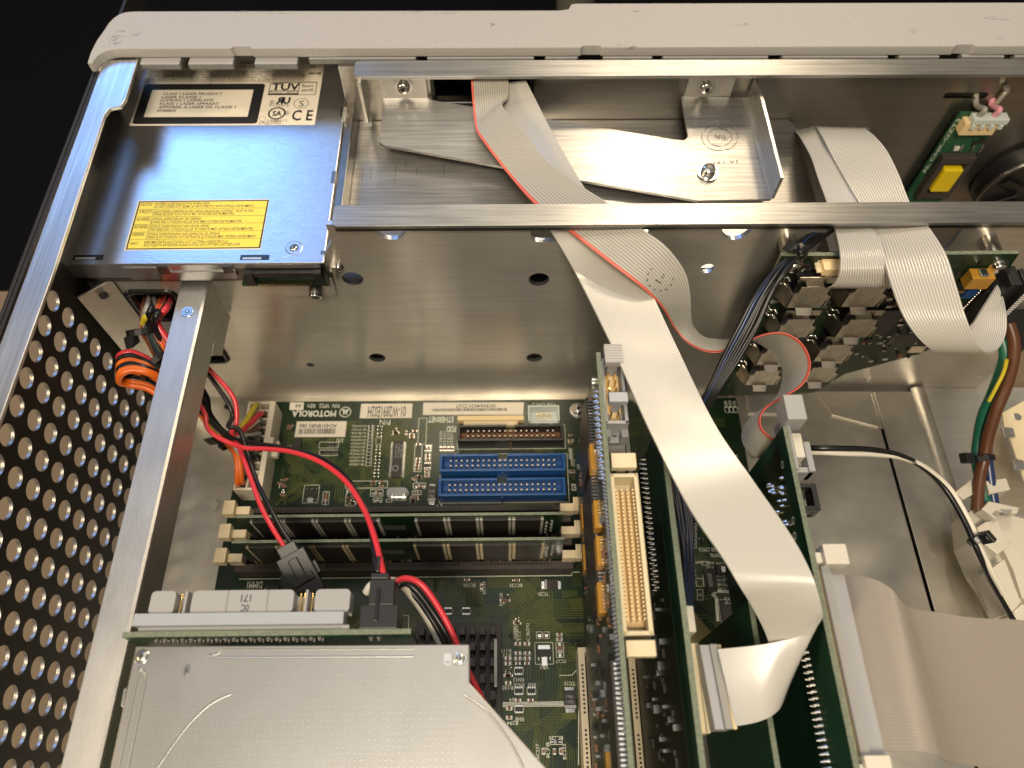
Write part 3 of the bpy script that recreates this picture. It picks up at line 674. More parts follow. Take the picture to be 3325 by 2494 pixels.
def traces_random(b, x0, x1, y0, y1, n, seed, z=.03, ms=('trace', 'trace_dark')):
    r = random.Random(seed)
    for _ in range(n):
        x, y = r.uniform(x0, x1), r.uniform(y0, y1); pts = [(x, y)]; k = r.choice((2, 3, 4, 6, 8)); pitch = r.choice((.85, 1.0, 1.2)); a = r.choice((0, 90, 180, 270)); ok = True
        for s_ in range(r.choice((2, 3))):
            L = r.uniform(3, 16); x += L * math.cos(math.radians(a)); y += L * math.sin(math.radians(a)); pts.append((x, y)); a += r.choice((-45, 45))
            if not (x0 < x < x1 - 3 and y0 < y < y1 - 3): ok = False
        if ok: bundle(b, pts, k, pitch, .38, z + r.uniform(0, .01), r.choice(ms))
def meander(b, x, y, w_, h, n, z=.045, m='trace'):
    pts = []; 
    for i in range(n): pts += [(x + w_ * i / n, y), (x + w_ * i / n, y + h), (x + w_ * (i + .5) / n, y + h), (x + w_ * (i + .5) / n, y)]
    trace_line(b, pts, .34, z, m)
def srect(b, p, q, w_=.22, z=.06, m='silk'):
    x0, x1 = sorted((p.x, q.x)); y0, y1 = sorted((p.y, q.y))
    for r in ((x0, x1, y0, y0 + w_), (x0, x1, y1 - w_, y1), (x0, x0 + w_, y0, y1), (x1 - w_, x1, y0, y1)):
        b.quad((r[0], r[2], z), (r[1], r[2], z), (r[1], r[3], z), (r[0], r[3], z), m)
def inv(b, s_, pr, pl, h, m='silk', bold=0.0, z=.05):   # upside-down lettering: starts at right point
    b.text(s_, Vector((pr.x, pr.y, z)), Vector((pl.x, pl.y, z)), h, (0, -1, 0), m, .02, bold)
def rot(b, s_, c, length, h, down=False, m='silk'):      # lettering along y
    d = -1 if down else 1; b.text(s_, (c.x, c.y - d * length / 2, .05), (c.x, c.y + d * length / 2, .05), h, (-d, 0, 0), m, .02)

def rside(b):
    for i, (x0, y0, x1, y1) in enumerate(((380, 455, 462, 500), (298, 500, 350, 575), (283, 420, 325, 448), (250, 522, 290, 572), (412, 525, 462, 568), (257, 590, 290, 620), (257, 625, 290, 655), (440, 15, 500, 100))): srect(b, cr_(x0, y1), cr_(x1, y0))
    for i in range(6): srect(b, P(2246 - 2, 1700 + 14 * i + 10, z=0), P(2262, 1700 + 14 * i, z=0))
    for i in range(3): srect(b, P(2355 + i * 14, 1340, z=0), P(2366 + i * 14, 1322, z=0)); rot(b, 'R%d' % (30 + i), P(2361 + i * 14, 1312, z=0), 3.4, 1.4)
    trace_line(b, [cr_(380, 780), cr_(370, 640), cr_(350, 620), cr_(370, 600), cr_(470, 605)], 1.3, .06, 'silk'); srect(b, cr_(400, 790), cr_(530, 648))
    p = P(2375, 1480, z=0); rot(b, 'PWR', P(2398, 1495, z=0), 6, 2)
def board(b):
    rside(b)
    b.box(BX0, BX1, BY0, BY1, -1.6, 0, 'pcb', 'pcb_edge')
    traces_random(b, -112, -36, -54, -6, 70, 1); traces_random(b, -36, 26, -56, -6, 30, 2); traces_random(b, -125, 26, -150, -88, 120, 3); traces_random(b, -5, 45, -205, -90, 60, 5)
    traces_random(b, 50, 110, -150, -5, 120, 4); traces_random(b, 30, 50, -100, -5, 30, 6)
    # bus fans in front of the memory slots
    a = cb(1180, 650); 
    bundle(b, [cb(980, 830), cb(1180, 655), cb(1480, 652)], 9, -.95, .4, .05)
    bundle(b, [cb(700, 500), cb(720, 600), cb(830, 740), cb(990, 740), cb(1200, 560), cb(1200, 520)], 5, .9, .36, .045)
    bundle(b, [cb(980, 900), cb(1100, 800), cb(1500, 795)], 4, -1.0, .42, .05)
    bundle(b, [cb(1500, 905), cb(1420, 910), cb(1320, 1060), cb(1310, 1300), cb(1180, 1400), cb(1150, 1640)], 8, .95, .36, .045)
    bundle(b, [cb(975, 880), cb(880, 790), cb(840, 740), cb(840, 540)], 7, .9, .36, .045)
    for x, y, w_, h, n in ((520, 640, 6, 8, 5), (570, 600, 7, 5, 5), (640, 700, 6, 9, 5), (730, 690, 10, 9, 8), (330, 600, 3, 6, 3), (1340, 640, 7, 3, 5), (1390, 680, 6, 3, 4), (1400, 720, 6, 3, 4)):
        p = cb(x, y); meander(b, p.x, p.y, w_, h, n)
    bundle(b, [c6(860, 940), c6(1010, 940), c6(1110, 1030), c6(1110, 1075)], 4, .9, .3, .05); bundle(b, [c6(880, 1300), c6(1060, 1190)], 2, 1.2, .5, .05); bundle(b, [c6(720, 1330), c6(850, 1200)], 1, 1, .6, .05)
    bundle(b, [c7(330, 530), c7(330, 460), c7(560, 320)], 4, .8, .35, .05)
    # printing
    inv(b, 'MOTOROLA', c6(1445, 200), c6(920, 200), 3.2, bold=.03); inv(b, 'P/N  VP22.  REV.', c6(1485, 118), c6(1090, 118), 2.2)
    c = c6(1553, 215); n = 28
    for i in range(n):
        a0, a1 = 2 * math.pi * i / n, 2 * math.pi * (i + 1) / n; b.quad(*[(c.x + rr * math.cos(t), c.y + rr * math.sin(t), .06) for rr, t in ((2.5, a0), (2.9, a0), (2.9, a1), (2.5, a1))], 'silk')
    for sx_ in (-1, 1):
        b.prism([(c.x + sx_ * 2.0, c.y + 1.5, .05), (c.x + sx_ * .25, c.y + 1.4, .05), (c.x + sx_ * .1, c.y - .4, .05), (c.x + sx_ * .8, c.y - 1.9, .05), (c.x + sx_ * 1.0, c.y + .3, .05)], (0, 0, .02), 'silk')
    inv(b, 'P/N', c6(2095, 305), c6(1968, 305), 3.0); inv(b, 'S/N', c6(1532, 532), c6(1455, 532), 2.2); inv(b, 'ETHERNET', c7(636, 272), c7(335, 272), 3.1, bold=.02); inv(b, 'FDD', c7(666, 385), c7(555, 385), 3.1, bold=.02)
    inv(b, 'USB CH1.2', c7(1850, 108), c7(1580, 108), 1.6); inv(b, 'IDE1', c7(2165, 785), c7(2045, 785), 3.2, bold=.02); inv(b, 'IDE2', c7(2165, 1080), c7(2045, 1080), 3.2, bold=.02); inv(b, 'DIMM1', P(853, 1888, z=0), P(805, 1888, z=0), 3.0)
    for i in range(12):
        y = 372 + i * 41.5; inv(b, 'R%d' % (256 - i * 5), c6(1700 - i * 2, y), c6(1635 - i * 3, y), 1.1); inv(b, 'BC%d' % (194 - i * 3), c6(1805 - i * 3, y), c6(1715 - i * 3, y), 1.1)
        srect(b, c6(1825 - i * 3, y + 34), c6(1900 - i * 3, y), .2)
    for s_, x, y in (('R289', 2250, 1830), ('R286', 2283, 1833), ('R287', 2283, 1846), ('R288', 2283, 1859), ('R151', 2286, 1873), ('R150', 2288, 1887), ('R148', 2290, 1901), ('R147', 2290, 1915)):
        for dx in (0, 32): inv(b, s_, P(x + 34 + dx, y - 8 + dx * .05, z=0), P(x + 8 + dx, y - 8 + dx * .05, z=0), 1.1)
    inv(b, 'CLEAR CMOS', P(2345, 1778, z=0), P(2268, 1778, z=0), 1.9); inv(b, 'NORMAL', P(2350, 1797, z=0), P(2303, 1797, z=0), 1.9)
    for s_, x, y in (('RN13', 1076, 1120), ('RN10', 1078, 1150), ('RN9', 1155, 1150), ('R100', 1010, 1168), ('RN8', 1082, 1355), ('VR1', 1232, 1046), ('TC20', 1225, 608), ('TC17', 1330, 1008), ('R111', 1000, 972), ('R115', 1000, 946), ('TC15', 1382, 1142), ('BC226', 1300, 1468), ('R294', 1040, 1378), ('R64', 1045, 1240), ('BC135', 1060, 556), ('BC136', 782, 556), ('R291', 655, 93), ('R253', 585, 93)):
        q = cb(x, y); inv(b, s_, Vector((q.x + len(s_) * .55, q.y, 0)), Vector((q.x - len(s_) * .55, q.y, 0)), 1.5)
    for s_, x, y in (('BC137', 880, 580), ('BC236', 980, 650), ('BC292', 1140, 830), ('BC117', 1142, 872), ('R112', 1090, 880), ('BC227', 1200, 1560), ('R78', 1262, 1550), ('BC222', 1360, 1560)):
        rot(b, s_, cb(x, y), 5.5, 1.3)
    for i in range(6): rot(b, 'BC%d' % (120 + i), cb(1060 + 14 * (i % 2), 800 + i * 14), 4.0, 1.0)
    for i, x in enumerate((500, 545, 590, 630)): rot(b, 'R27%d' % i, c7(x, 490), 4.2, 1.2); rot(b, 'C%d' % (70 + i), c7(x, 575), 4.2, 1.2); srect(b, c7(x - 22, 690), c7(x + 18, 632))
    for i in range(5): rot(b, 'R%d' % (239 + i), c7(2040 + 12 * (i % 3), 700 + 6 * i), 5, 1.0)
    for i, (x0, y0, x1, y1) in enumerate(((840, 618, 910, 655), (1235, 570, 1478, 648), (1235, 665, 1470, 738), (1035, 1085, 1250, 1305), (1270, 1165, 1368, 1325), (1850, 1140, 2010, 1225), (1885, 1240, 1998, 1298), (2040, 1255, 2115, 1295), (1915, 520, 1990, 605), (1550, 1035, 2065, 1130))):
        srect(b, c6(x0, y1), c6(x1, y0))
    srect(b, c6(1548, 1340), c6(1700, 1140))
    for x0, y0, x1, y1 in ((205, 285, 322, 600), (155, 600, 265, 930), (295, 605, 380, 700), (290, 715, 370, 750), (290, 755, 370, 795), (285, 810, 368, 905), (285, 915, 360, 950), (285, 960, 355, 995), (150, 1060, 305, 1130), (140, 1150, 250, 1205), (430, 1325, 508, 1365), (2020, 905, 2095, 945), (2005, 540, 2075, 575), (680, 360, 1968, 664), (462, 705, 1995, 1310)):
        srect(b, c7(x0, y1), c7(x1, y0), .25)
    for x0, y0, x1, y1 in ((1050, 1055, 1105, 1102), (1050, 1172, 1105, 1222), (1127, 1172, 1180, 1222), (1052, 1285, 1106, 1330), (1175, 905, 1282, 1040), (1182, 842, 1260, 886), (1302, 905, 1345, 998), (1300, 850, 1340, 872), (1300, 878, 1340, 900), (990, 990, 1035, 1015), (990, 1022, 1035, 1047), (1050, 960, 1095, 985), (1105, 960, 1150, 985), (1050, 992, 1095, 1015), (1105, 992, 1150, 1015), (1050, 905, 1090, 928), (1105, 905, 1145, 928), (1000, 1290, 1040, 1315), (1000, 1345, 1040, 1370), (1055, 1243, 1092, 1266), (1128, 1243, 1168, 1266), (628, 700, 682, 742), (735, 700, 790, 742), (995, 1138, 1032, 1165), (1265, 1485, 1338, 1520), (1215, 1535, 1237, 1580), (1320, 1535, 1342, 1580), (1282, 1540, 1300, 1580), (582, 85, 625, 105), (845, 552, 866, 600)):
        srect(b, cb(x0, y1), cb(x1, y0))
    p, q = cb(0, 522), cb(1395, 516); trace_line(b, [(BX0 + 10, p.y), (q.x, p.y), (q.x, cb(1395, 487).y), (cb(1440, 487).x, cb(1440, 487).y)], .3, .06, 'silk')
    trace_line(b, [cb(300, 747), cb(418, 747), cb(418, 820)], .3, .06, 'silk'); trace_line(b, [cb(1320, 1105), cb(1395, 1103), cb(1435, 1060)], .25, .06, 'silk'); trace_line(b, [cb(1435, 1018), cb(1435, 1640)], .25, .06, 'silk')
    b.text('CE', (P(720, 1950, z=0).x, P(720, 1952, z=0).y, .05), (P(825, 1950, z=0).x, P(720, 1952, z=0).y, .05), 6, (0, -1, 0), 'silk', -.02, .02)
    # bright copper patches
    for x0, y0, x1, y1 in ((1340, 1145, 1422, 1172), (1340, 1330, 1422, 1368)): p, q = cb(x0, y1), cb(x1, y0); b.box(p.x, q.x, p.y, q.y, 0, .05, 'trace')
    for x0, y0, x1, y1 in ((1190, 1300, 1850, 1352),): p, q = c7(x0, y1), c7(x1, y0); b.box(p.x, q.x, p.y, q.y, 0, .05, 'trace')
    for i in range(4): p = cb(980, 1270 + i * 8); b.quad((p.x, p.y, .06), (p.x + 26, p.y, .06), (p.x + 26, p.y + .3, .06), (p.x, p.y + .3, .06), 'silk')
part('circuit_board', mbd, board)

# ---- stickers
def sticker(b, pts, txt=None, h=2.2, bars=None, tx=None):
    b.prism([(p.x, p.y, .07) for p in pts], (0, 0, .07), 'paper')
def st1(b):
    sticker(b, [c6(885, 190), c6(1050, 190), c6(1058, 100), c6(893, 100)]); inv(b, 'A4', c6(1035, 118), c6(960, 118), 2.4, 'ink', .01, .15)
part('revision_sticker', mbd, st1)
def st2(b):
    sticker(b, [c6(1725, 290), c7(135, 285), c7(147, 113), c6(1745, 117)]); inv(b, '01-W2891E02H', c7(70, 145), c6(1830, 150), 6.0, 'ink', .01, .15)
part('part_number_sticker', mbd, st2)
def barcode(b, p, q, seed, z=.16):
    r = random.Random(seed); x0, x1 = sorted((p.x, q.x)); y0, y1 = sorted((p.y, q.y)); x = x0
    while x < x1:
        w_ = r.choice((.22, .22, .4, .55)); b.quad((x, y0, z), (min(x + w_, x1), y0, z), (min(x + w_, x1), y1, z), (x, y1, z), 'ink'); x += w_ + r.choice((.2, .25, .45))
def st3(b):
    sticker(b, [c6(945, 515), c6(1550, 512), c6(1572, 325), c6(975, 328)]); inv(b, 'AD4318NB3 386', c6(1455, 360), c6(1005, 360), 2.0, 'ink', .01, .15); barcode(b, c6(985, 480), c6(1440, 412), 3)
part('serial_sticker', mbd, st3)
def st4(b):
    sticker(b, [c7(270, 250), c7(1470, 248), c7(1480, 100), c7(275, 103)]); inv(b, '00306402CD27', c7(1140, 122), c7(665, 125), 2.0, 'ink', .005, .15); barcode(b, c7(380, 208), c7(1280, 168), 4)
part('ethernet_address_sticker', mbd, st4)

# ---- power connector
def atx(b):
    z = 13.0; x0, x1 = A(806, 1304, z).x, A(895, 1304, z).x; y1 = A(850, 1304, z).y; y0 = A(800, 1590, z).y
    t = 1.1
    b.box(x0, x0 + t, y0, y1, 0, z, 'atx_plastic'); b.box(x1 - 2.4, x1, y0, y1, 0, z, 'atx_plastic'); b.box(x0 + t, x1 - 2.4, y0, y0 + t, 0, z, 'atx_plastic'); b.box(x0 + t, x1 - 2.4, y1 - t, y1, 0, z, 'atx_plastic')
    b.box(x0 + t, x1 - 2.4, y0 + t, y1 - t, 0, 4, 'wire_grey'); xm = (x0 + x1 - 1.4) / 2
    b.box(xm - .4, xm + .4, y0 + t, y1 - t, 4, z - .3, 'atx_plastic')
    for i in range(1, 10):
        y = y0 + (y1 - y0) * i / 10; b.box(x0 + t, xm - .41, y - .4, y + .4, 4, z - .3, 'atx_plastic'); b.box(xm + .41, x1 - 2.41, y - .4, y + .4, 4, z - .3, 'atx_plastic')
    ym = (y0 + y1) / 2; b.box(x1, x1 + 2.2, ym - 1, ym + 3, 1, z + 1.4, 'atx_plastic'); b.box(x1, x1 + 3, ym - 4, ym + 4, 5, 8, 'atx_plastic')
part('power_socket', mbd, atx, 0.25)

# ---- box headers
def header(name, px0, px1, pyt, pyb, z, n, mw, mi, label=None, missing=()):
    x0, x1 = A(px0, pyb, z).x, A(px1, pyb, z).x; y1, y0 = A(1640, pyt, z).y, A(1640, pyb, z).y
    b = MB(); t = 1.0; xm = (x0 + x1) / 2
    b.box(x0, x1, y0, y0 + t, 0, z, mw); b.box(x0, x0 + t * 1.2, y0 + t, y1 - t, 0, z, mw); b.box(x1 - t * 1.2, x1, y0 + t, y1 - t, 0, z, mw)
    b.box(x0, xm - 2.2, y1 - t, y1, 0, z, mw); b.box(xm + 2.2, x1, y1 - t, y1, 0, z, mw); b.box(xm - 2.2, xm + 2.2, y1 - t, y1, 0, 3.4, mi)
    b.box(x0 + t * 1.2, x1 - t * 1.2, y0 + t, y1 - t, 0, 2.2, mi if mw != 'blue_plastic' else mw)
    b.box(xm - .4, xm + .4, y0 - .5, y0 - .01, 0, z - 2, mi)
    o = b.build(name, mbd, 0.12)
    if label: o['label'] = label
    pb = MB(); xs = xm - (n - 1) * 1.27
    for i in range(n):
        for r_ in (0, 1):
            if (i, r_) in missing: continue
            x = xs + i * 2.54; y = (y0 + y1) / 2 + (r_ - .5) * 2.54
            pb.box(x - .34, x + .34, y - .34, y + .34, 2.2, z - .9, 'gold' if mw == 'black_plastic' else 'solder')
            pb.dome((x, y, z - .9), .5, .45, 6, 'pin_tip', rings=2)
    pb.build('pin_grid', o)
header('drive_header', 1427, 1837, 1473, 1528, 9, 20, 'blue_plastic', 'blue_dark', 'upper blue forty pin header')
header('drive_header', 1423, 1838, 1551, 1608, 9, 20, 'blue_plastic', 'blue_dark', 'lower blue forty pin header')
header('floppy_header', 1485, 1831, 1379, 1430, 9, 17, 'black_plastic', 'resistor_brown', 'black header with gold pins', missing=((14, 1),))
def eth(b):
    z = 4; p, q = c7(682, 345, z), c7(1478, 252, z); b.box(p.x, q.x, p.y + 1.5, q.y, 0, z, 'cream'); b.box(p.x + 3, q.x - 3, p.y - .6, p.y + 1.5, 0, z - 1.4, 'cream')
    n = 30; w_ = (q.x - p.x - 8) / n
    for i in range(n): x = p.x + 4.2 + i * w_; b.box(x, x + w_ * .5, p.y - .9, p.y + 1.2, z - 1.4, z - .8, 'silk')
part('network_connector', mbd, eth, 0.1)
def usb(b):
    z = 7; p, q = c7(1532, 320, z), c7(1900, 130, z); t = .8
    b.box(p.x, q.x, q.y - t, q.y, 0, z, 'usb_white'); b.box(p.x, p.x + t, p.y, q.y - t, 0, z, 'usb_white'); b.box(q.x - t, q.x, p.y, q.y - t, 0, z, 'usb_white')
    b.box(p.x + t, q.x - t, p.y, p.y + t, 0, z - 2.5, 'usb_white'); b.box(p.x + t, q.x - t, p.y + t, q.y - t, 0, 1.2, 'usb_white')
    for i in range(5): x = p.x + 4.4 + i * (q.x - p.x - 8.8) / 4; b.box(x - .3, x + .3, q.y - 4.2, q.y - 3.6, 1.2, z - 1.5, 'gold')
    for x in (p.x + 4.2, q.x - 4.2): b.box(x - .8, x + .8, p.y - .6, p.y - .01, .5, 4, 'usb_white')
part('usb_header', mbd, usb, 0.12)
screw('mounting_screw', mbd, A(1876, 1334, 0.05), 3.0, (0, 0, 1))

# ---- chips
def ic(name, x0, x1, y0, y1, h, side='x', pins=20, mark=None, label=None, m='chip', z=0, pinl=1.2):
    b = MB(); b.box(x0, x1, y0, y1, z + .15, z + h, m)
    n = pins; vert = side == 'x'
    for i in range(n):
        for s_ in (0, 1):
            if vert: y = y0 + .6 + (y1 - y0 - 1.2) * i / (n - 1); a = x1 if s_ else x0 - pinl; b.box(a, a + pinl, y - .12, y + .12, z + .05, z + .4, 'solder')
            else: x = x0 + .6 + (x1 - x0 - 1.2) * i / (n - 1); a = y1 if s_ else y0 - pinl; b.box(x - .12, x + .12, a, a + pinl, z + .05, z + .4, 'solder')
    if mark: mark(b)
    o = b.build(name, mbd, 0.0)
    if label: o['label'] = label
    return o
p, q = P(1265, 1550, z=1.2), P(1314, 1431, z=1.2)
def mk(b):
    zt = 1.32; cx = (p.x + q.x) / 2 - .4
    for i, s_ in enumerate(('W83194R-39', 'CWK8116', '4C808S')): b.text(s_, (cx - .8 + i * 1.3, q.y - 1.6, zt), (cx - .8 + i * 1.3, q.y - 9, zt), .8, (1, 0, 0), 'grey_plastic', .03)
    c = (cx - .2, p.y + 4.6); n = 20
    for i in range(n):
        a0, a1 = 2 * math.pi * i / n, 2 * math.pi * (i + 1) / n; b.quad(*[(c[0] + rr * math.cos(t), c[1] + rr * math.sin(t), zt) for rr, t in ((1.15, a0), (1.5, a0), (1.5, a1), (1.15, a1))], 'grey_light')
ic('clock_chip', p.x + .6, q.x - .6, p.y, q.y, 1.3, 'x', 28, mk)
p2, q2 = c6(925, 670, 1), c6(1035, 525, 1); ic('power_transistor', p2.x, q2.x, p2.y, q2.y, 1.4, 'y', 3)
p2, q2 = c6(1060, 1235, 1), c6(1222, 1148, 1); ic('voltage_regulator', p2.x, q2.x, p2.y, q2.y, 1.6, 'y', 3, lambda b: (b.box(p2.x + 1.6, q2.x - 1.6, p2.y - 2.4, p2.y, .05, .8, 'chrome')))
p3, q3 = cb(1188, 995, 1), cb(1272, 948, 1); ic('voltage_regulator', p3.x, q3.x, p3.y, q3.y, 1.6, 'y', 3, lambda b: (b.box(p3.x + 1.9, q3.x - 1.9, p3.y - 3.4, p3.y, .05, .8, 'chrome'), b.box(p3.x + .6, q3.x - .6, q3.y, q3.y + 1.8, .05, .5, 'chrome')))
def xtal(b):
    z = 3.4; p, q = c5(285, 1490, z), c5(412, 1442, z); r = (q.y - p.y) / 2
    pts = rrect(p.x, q.x, p.y, q.y, r * .99, 8); b.prism([(x, y, .9) for x, y in pts], (0, 0, z - .9), 'chrome')
    cx, cy = (p.x + q.x) / 2, (p.y + q.y) / 2; big = [(cx + (x - cx) * 1.07, cy + (y - cy) * 1.18) for x, y in pts]; b.prism([(x, y, .2) for x, y in big], (0, 0, .7), 'chrome')
part('crystal_can', mbd, xtal, 0.4)
def tant(px0, py0, px1, py1, f, vert, m='chip', mark=None, tall=2.4, name='tantalum_capacitor'):
    b = MB(); p, q = f(px0, py1, tall), f(px1, py0, tall); x0, x1, y0, y1 = p.x, q.x, p.y, q.y
    if vert: b.box(x0, x1, y0 + .8, y1 - .8, .1, tall, m); b.box(x0 + .5, x1 - .5, y0 - .5, y0 + .8, .06, tall * .6, 'solder'); b.box(x0 + .5, x1 - .5, y1 - .8, y1 + .5, .06, tall * .6, 'solder'); b.box(x0, x1, y0 + 1.0, y0 + 2.2, tall, tall + .04, 'grey_plastic')
    else: b.box(x0 + .8, x1 - .8, y0, y1, .1, tall, m); b.box(x0 - .5, x0 + .8, y0 + .5, y1 - .5, .06, tall * .6, 'solder'); b.box(x1 - .8, x1 + .5, y0 + .5, y1 - .5, .06, tall * .6, 'solder'); b.box(x0 + 1.0, x0 + 1.8, y0, y1, tall, tall + .04, 'grey_plastic')
    if mark:
        for i, s_ in enumerate(mark):
            b.text(s_, (x0 + 1.4 + i * 2.1, y0 + 2.6, tall + .03), (x0 + 1.4 + i * 2.1, y1 - 1.4, tall + .03), 1.3, (-1, 0, 0), 'grey_light', .03) if not vert else b.text(s_, ((x0 + x1) / 2 - 1.4, y0 + 2.8 + i * 2.2, tall + .03), ((x0 + x1) / 2 + 1.4, y0 + 2.8 + i * 2.2, tall + .03), 1.3, (0, 1, 0), 'grey_light', .03)
    return b.build(name, mbd, 0.12)
tant(325, 1078, 428, 1300, c7, True, mark=('16p', '100')); tant(1222, 530, 1322, 588, cb, False, mark=('100', '16p')); tant(1352, 1180, 1415, 1318, cb, True, mark=('100', '16p'))
tant(1200, 848, 1245, 880, cb, False, 'resistor_brown', tall=1.8); tant(1310, 915, 1338, 985, cb, True, 'resistor_brown', tall=1.8); tant(1275, 1490, 1328, 1514, cb, False, tall=1.8)
tant(185, 1075, 280, 1118, c7, False, 'resistor_brown', tall=1.4); tant(1290, 1180, 1345, 1312, c6, True, 'resistor_brown', tall=1.6)
tant(1880, 1158, 1975, 1208, c6, False, 'resistor_brown', tall=1.4); tant(1905, 1250, 1978, 1288, c6, False, 'resistor_brown', tall=1.2)

# ---- small surface-mount parts, one mesh copied
def smd_proto(name, w_, h, m, sol='solder', tall=.6):
    b = MB(); b.box(-w_ / 2 + .3, w_ / 2 - .3, -h / 2, h / 2, .08, tall, m); b.box(-w_ / 2, -w_ / 2 + .3, -h / 2, h / 2, .06, tall + .03, sol); b.box(w_ / 2 - .3, w_ / 2, -h / 2, h / 2, .06, tall + .03, sol)
    return b.build(name, None)
RP = smd_proto('chip_resistor', 2.0, 1.1, 'chip'); CP = smd_proto('chip_capacitor', 2.0, 1.2, 'resistor_brown', tall=.8)
proto_used = {id(RP): False, id(CP): False}
def put(proto, parent, x, y, z=0, rz=0.0):
    base = Vector(parent['_w'])
    if not proto_used.get(id(proto), True): c = proto; proto_used[id(proto)] = True
    else: c = proto.copy(); col.objects.link(c)
    c.parent = parent; c.location = (Vector((x, y, z)) - base) * S; c.rotation_euler = (0, 0, rz); return c
H = math.pi / 2
spots = []
for i in range(12): spots.append((c6(1862 - i * 3, 389 + i * 41.5), RP, 0))
for i in range(4): spots.append((c7(490 + i * 45, 660), CP, H))
for x, y in ((890, 637),): spots.append((c6(x, y), CP, 0))
for i in range(5): spots.append((c6(1262 + i * 48, 700), RP, H)); 
for i in range(3): spots.append((c6(1365 + i * 42, 610), RP, H))
for x, y in ((215, 780), (210, 820), (205, 860), (200, 900), (330, 735), (330, 775), (320, 930), (320, 975), (195, 1178), (470, 1345), (215, 610)): spots.append((c7(x, y), CP, 0))
for x, y in ((1072, 972), (1128, 972), (1072, 1003), (1128, 1003), (1072, 916), (1126, 916), (1012, 1003), (1012, 1034), (1020, 1302), (1020, 1356), (1073, 1254), (1148, 1254), (1320, 861), (1320, 889), (1014, 1150), (604, 95), (1072, 1034), (1126, 1034)): spots.append((cb(x, y), CP, 0))
for x, y in ((1226, 1558), (1331, 1558), (1291, 1560), (856, 576)): spots.append((cb(x, y), CP, H))
for x, y in ((2035, 500), (2035, 556), (2035, 596), (2058, 925), (75, 470), (340, 650)): spots.append((c7(x, y), CP, H if x == 75 else 0))
for x, y in ((2255, 1843), (2258, 1856), (2262, 1870), (2265, 1884), (2267, 1898), (2268, 1912), (2290, 1780)): spots.append((P(x - 15, y - 30, z=0), RP, 0))
for c, pr, a in spots: put(pr, mbd, c.x, c.y, 0, a)
def pads(b):        # solder dots of the unpopulated footprints and resistor arrays
    for i in range(16):
        for dx in (0, 46):
            if 4 <= i <= 5: continue
            c = c6(1945 + dx - i * 3, 385 + i * 40); b.dome((c.x, c.y, .05), .62, .35, 8, 'solder', rings=2)
    for cx, cy, f in ((335, 650, c7), (325, 857, c7), (1076, 1078, cb), (1078, 1197, cb), (1153, 1197, cb), (1079, 1307, cb), (655, 720, cb), (762, 720, cb)):
        c = f(cx, cy); b.box(c.x - 1.5, c.x + 1.5, c.y - .9, c.y + .9, .06, .5, 'chip')
        for i in range(4):
            for s_ in (-1, 1): b.box(c.x - 1.4 + i * .8, c.x - 1.0 + i * .8, c.y + s_ * 1.2 - .3, c.y + s_ * 1.2 + .3, .06, .4, 'solder')
    r = random.Random(9)
    for (x0, y0, x1, y1, n, f) in ((765, 1005, 850, 1230, 14, c6), (870, 380, 930, 420, 6, c6), (1885, 1040, 2060, 1110, 14, c6), (120, 440, 190, 520, 8, c7), (160, 965, 250, 1045, 12, c7), (135, 1215, 215, 1290, 10, c7), (1575, 1150, 1690, 1320, 20, c6), (2090, 400, 2180, 520, 8, c6), (980, 620, 1020, 680, 6, cb), (1040, 530, 1080, 545, 3, cb), (765, 525, 800, 545, 3, cb), (1520, 900, 1570, 1600, 60, cb), (985, 1060, 1030, 1130, 8, cb), (1055, 755, 1090, 800, 6, cb)):
        for i in range(n):
            c = f(r.uniform(x0, x1), r.uniform(y0, y1)); 
            if i % 3 == 0: b.box(c.x - .9, c.x + .9, c.y - .5, c.y + .5, .06, .6, 'resistor_brown'); b.box(c.x + .9, c.x + 1.2, c.y - .5, c.y + .5, .06, .6, 'solder'); b.box(c.x - 1.2, c.x - .9, c.y - .5, c.y + .5, .06, .6, 'solder')
            else: b.dome((c.x, c.y, .05), .5, .3, 8, 'solder', rings=2)
o = part('solder_pads', mbd, pads); o['kind'] = 'stuff'
for (x0, y0, x1, y1) in ((1580, 565, 1672, 640), (1685, 590, 1740, 640), (1765, 590, 1820, 640), (1905, 585, 1985, 640)):
    a, c = P(x0 / 1.8433, 1594 + y1 / 1.8433, z=1.2), P(x1 / 1.8433, 1594 + y0 / 1.8433, z=1.2)
    b = MB(); b.box(a.x, c.x, a.y - 2, c.y, .1, 1.5, 'chip'); b.box(a.x - .5, a.x, a.y, c.y - 1, .1, .8, 'tin'); b.build('transistor', mbd, .1)

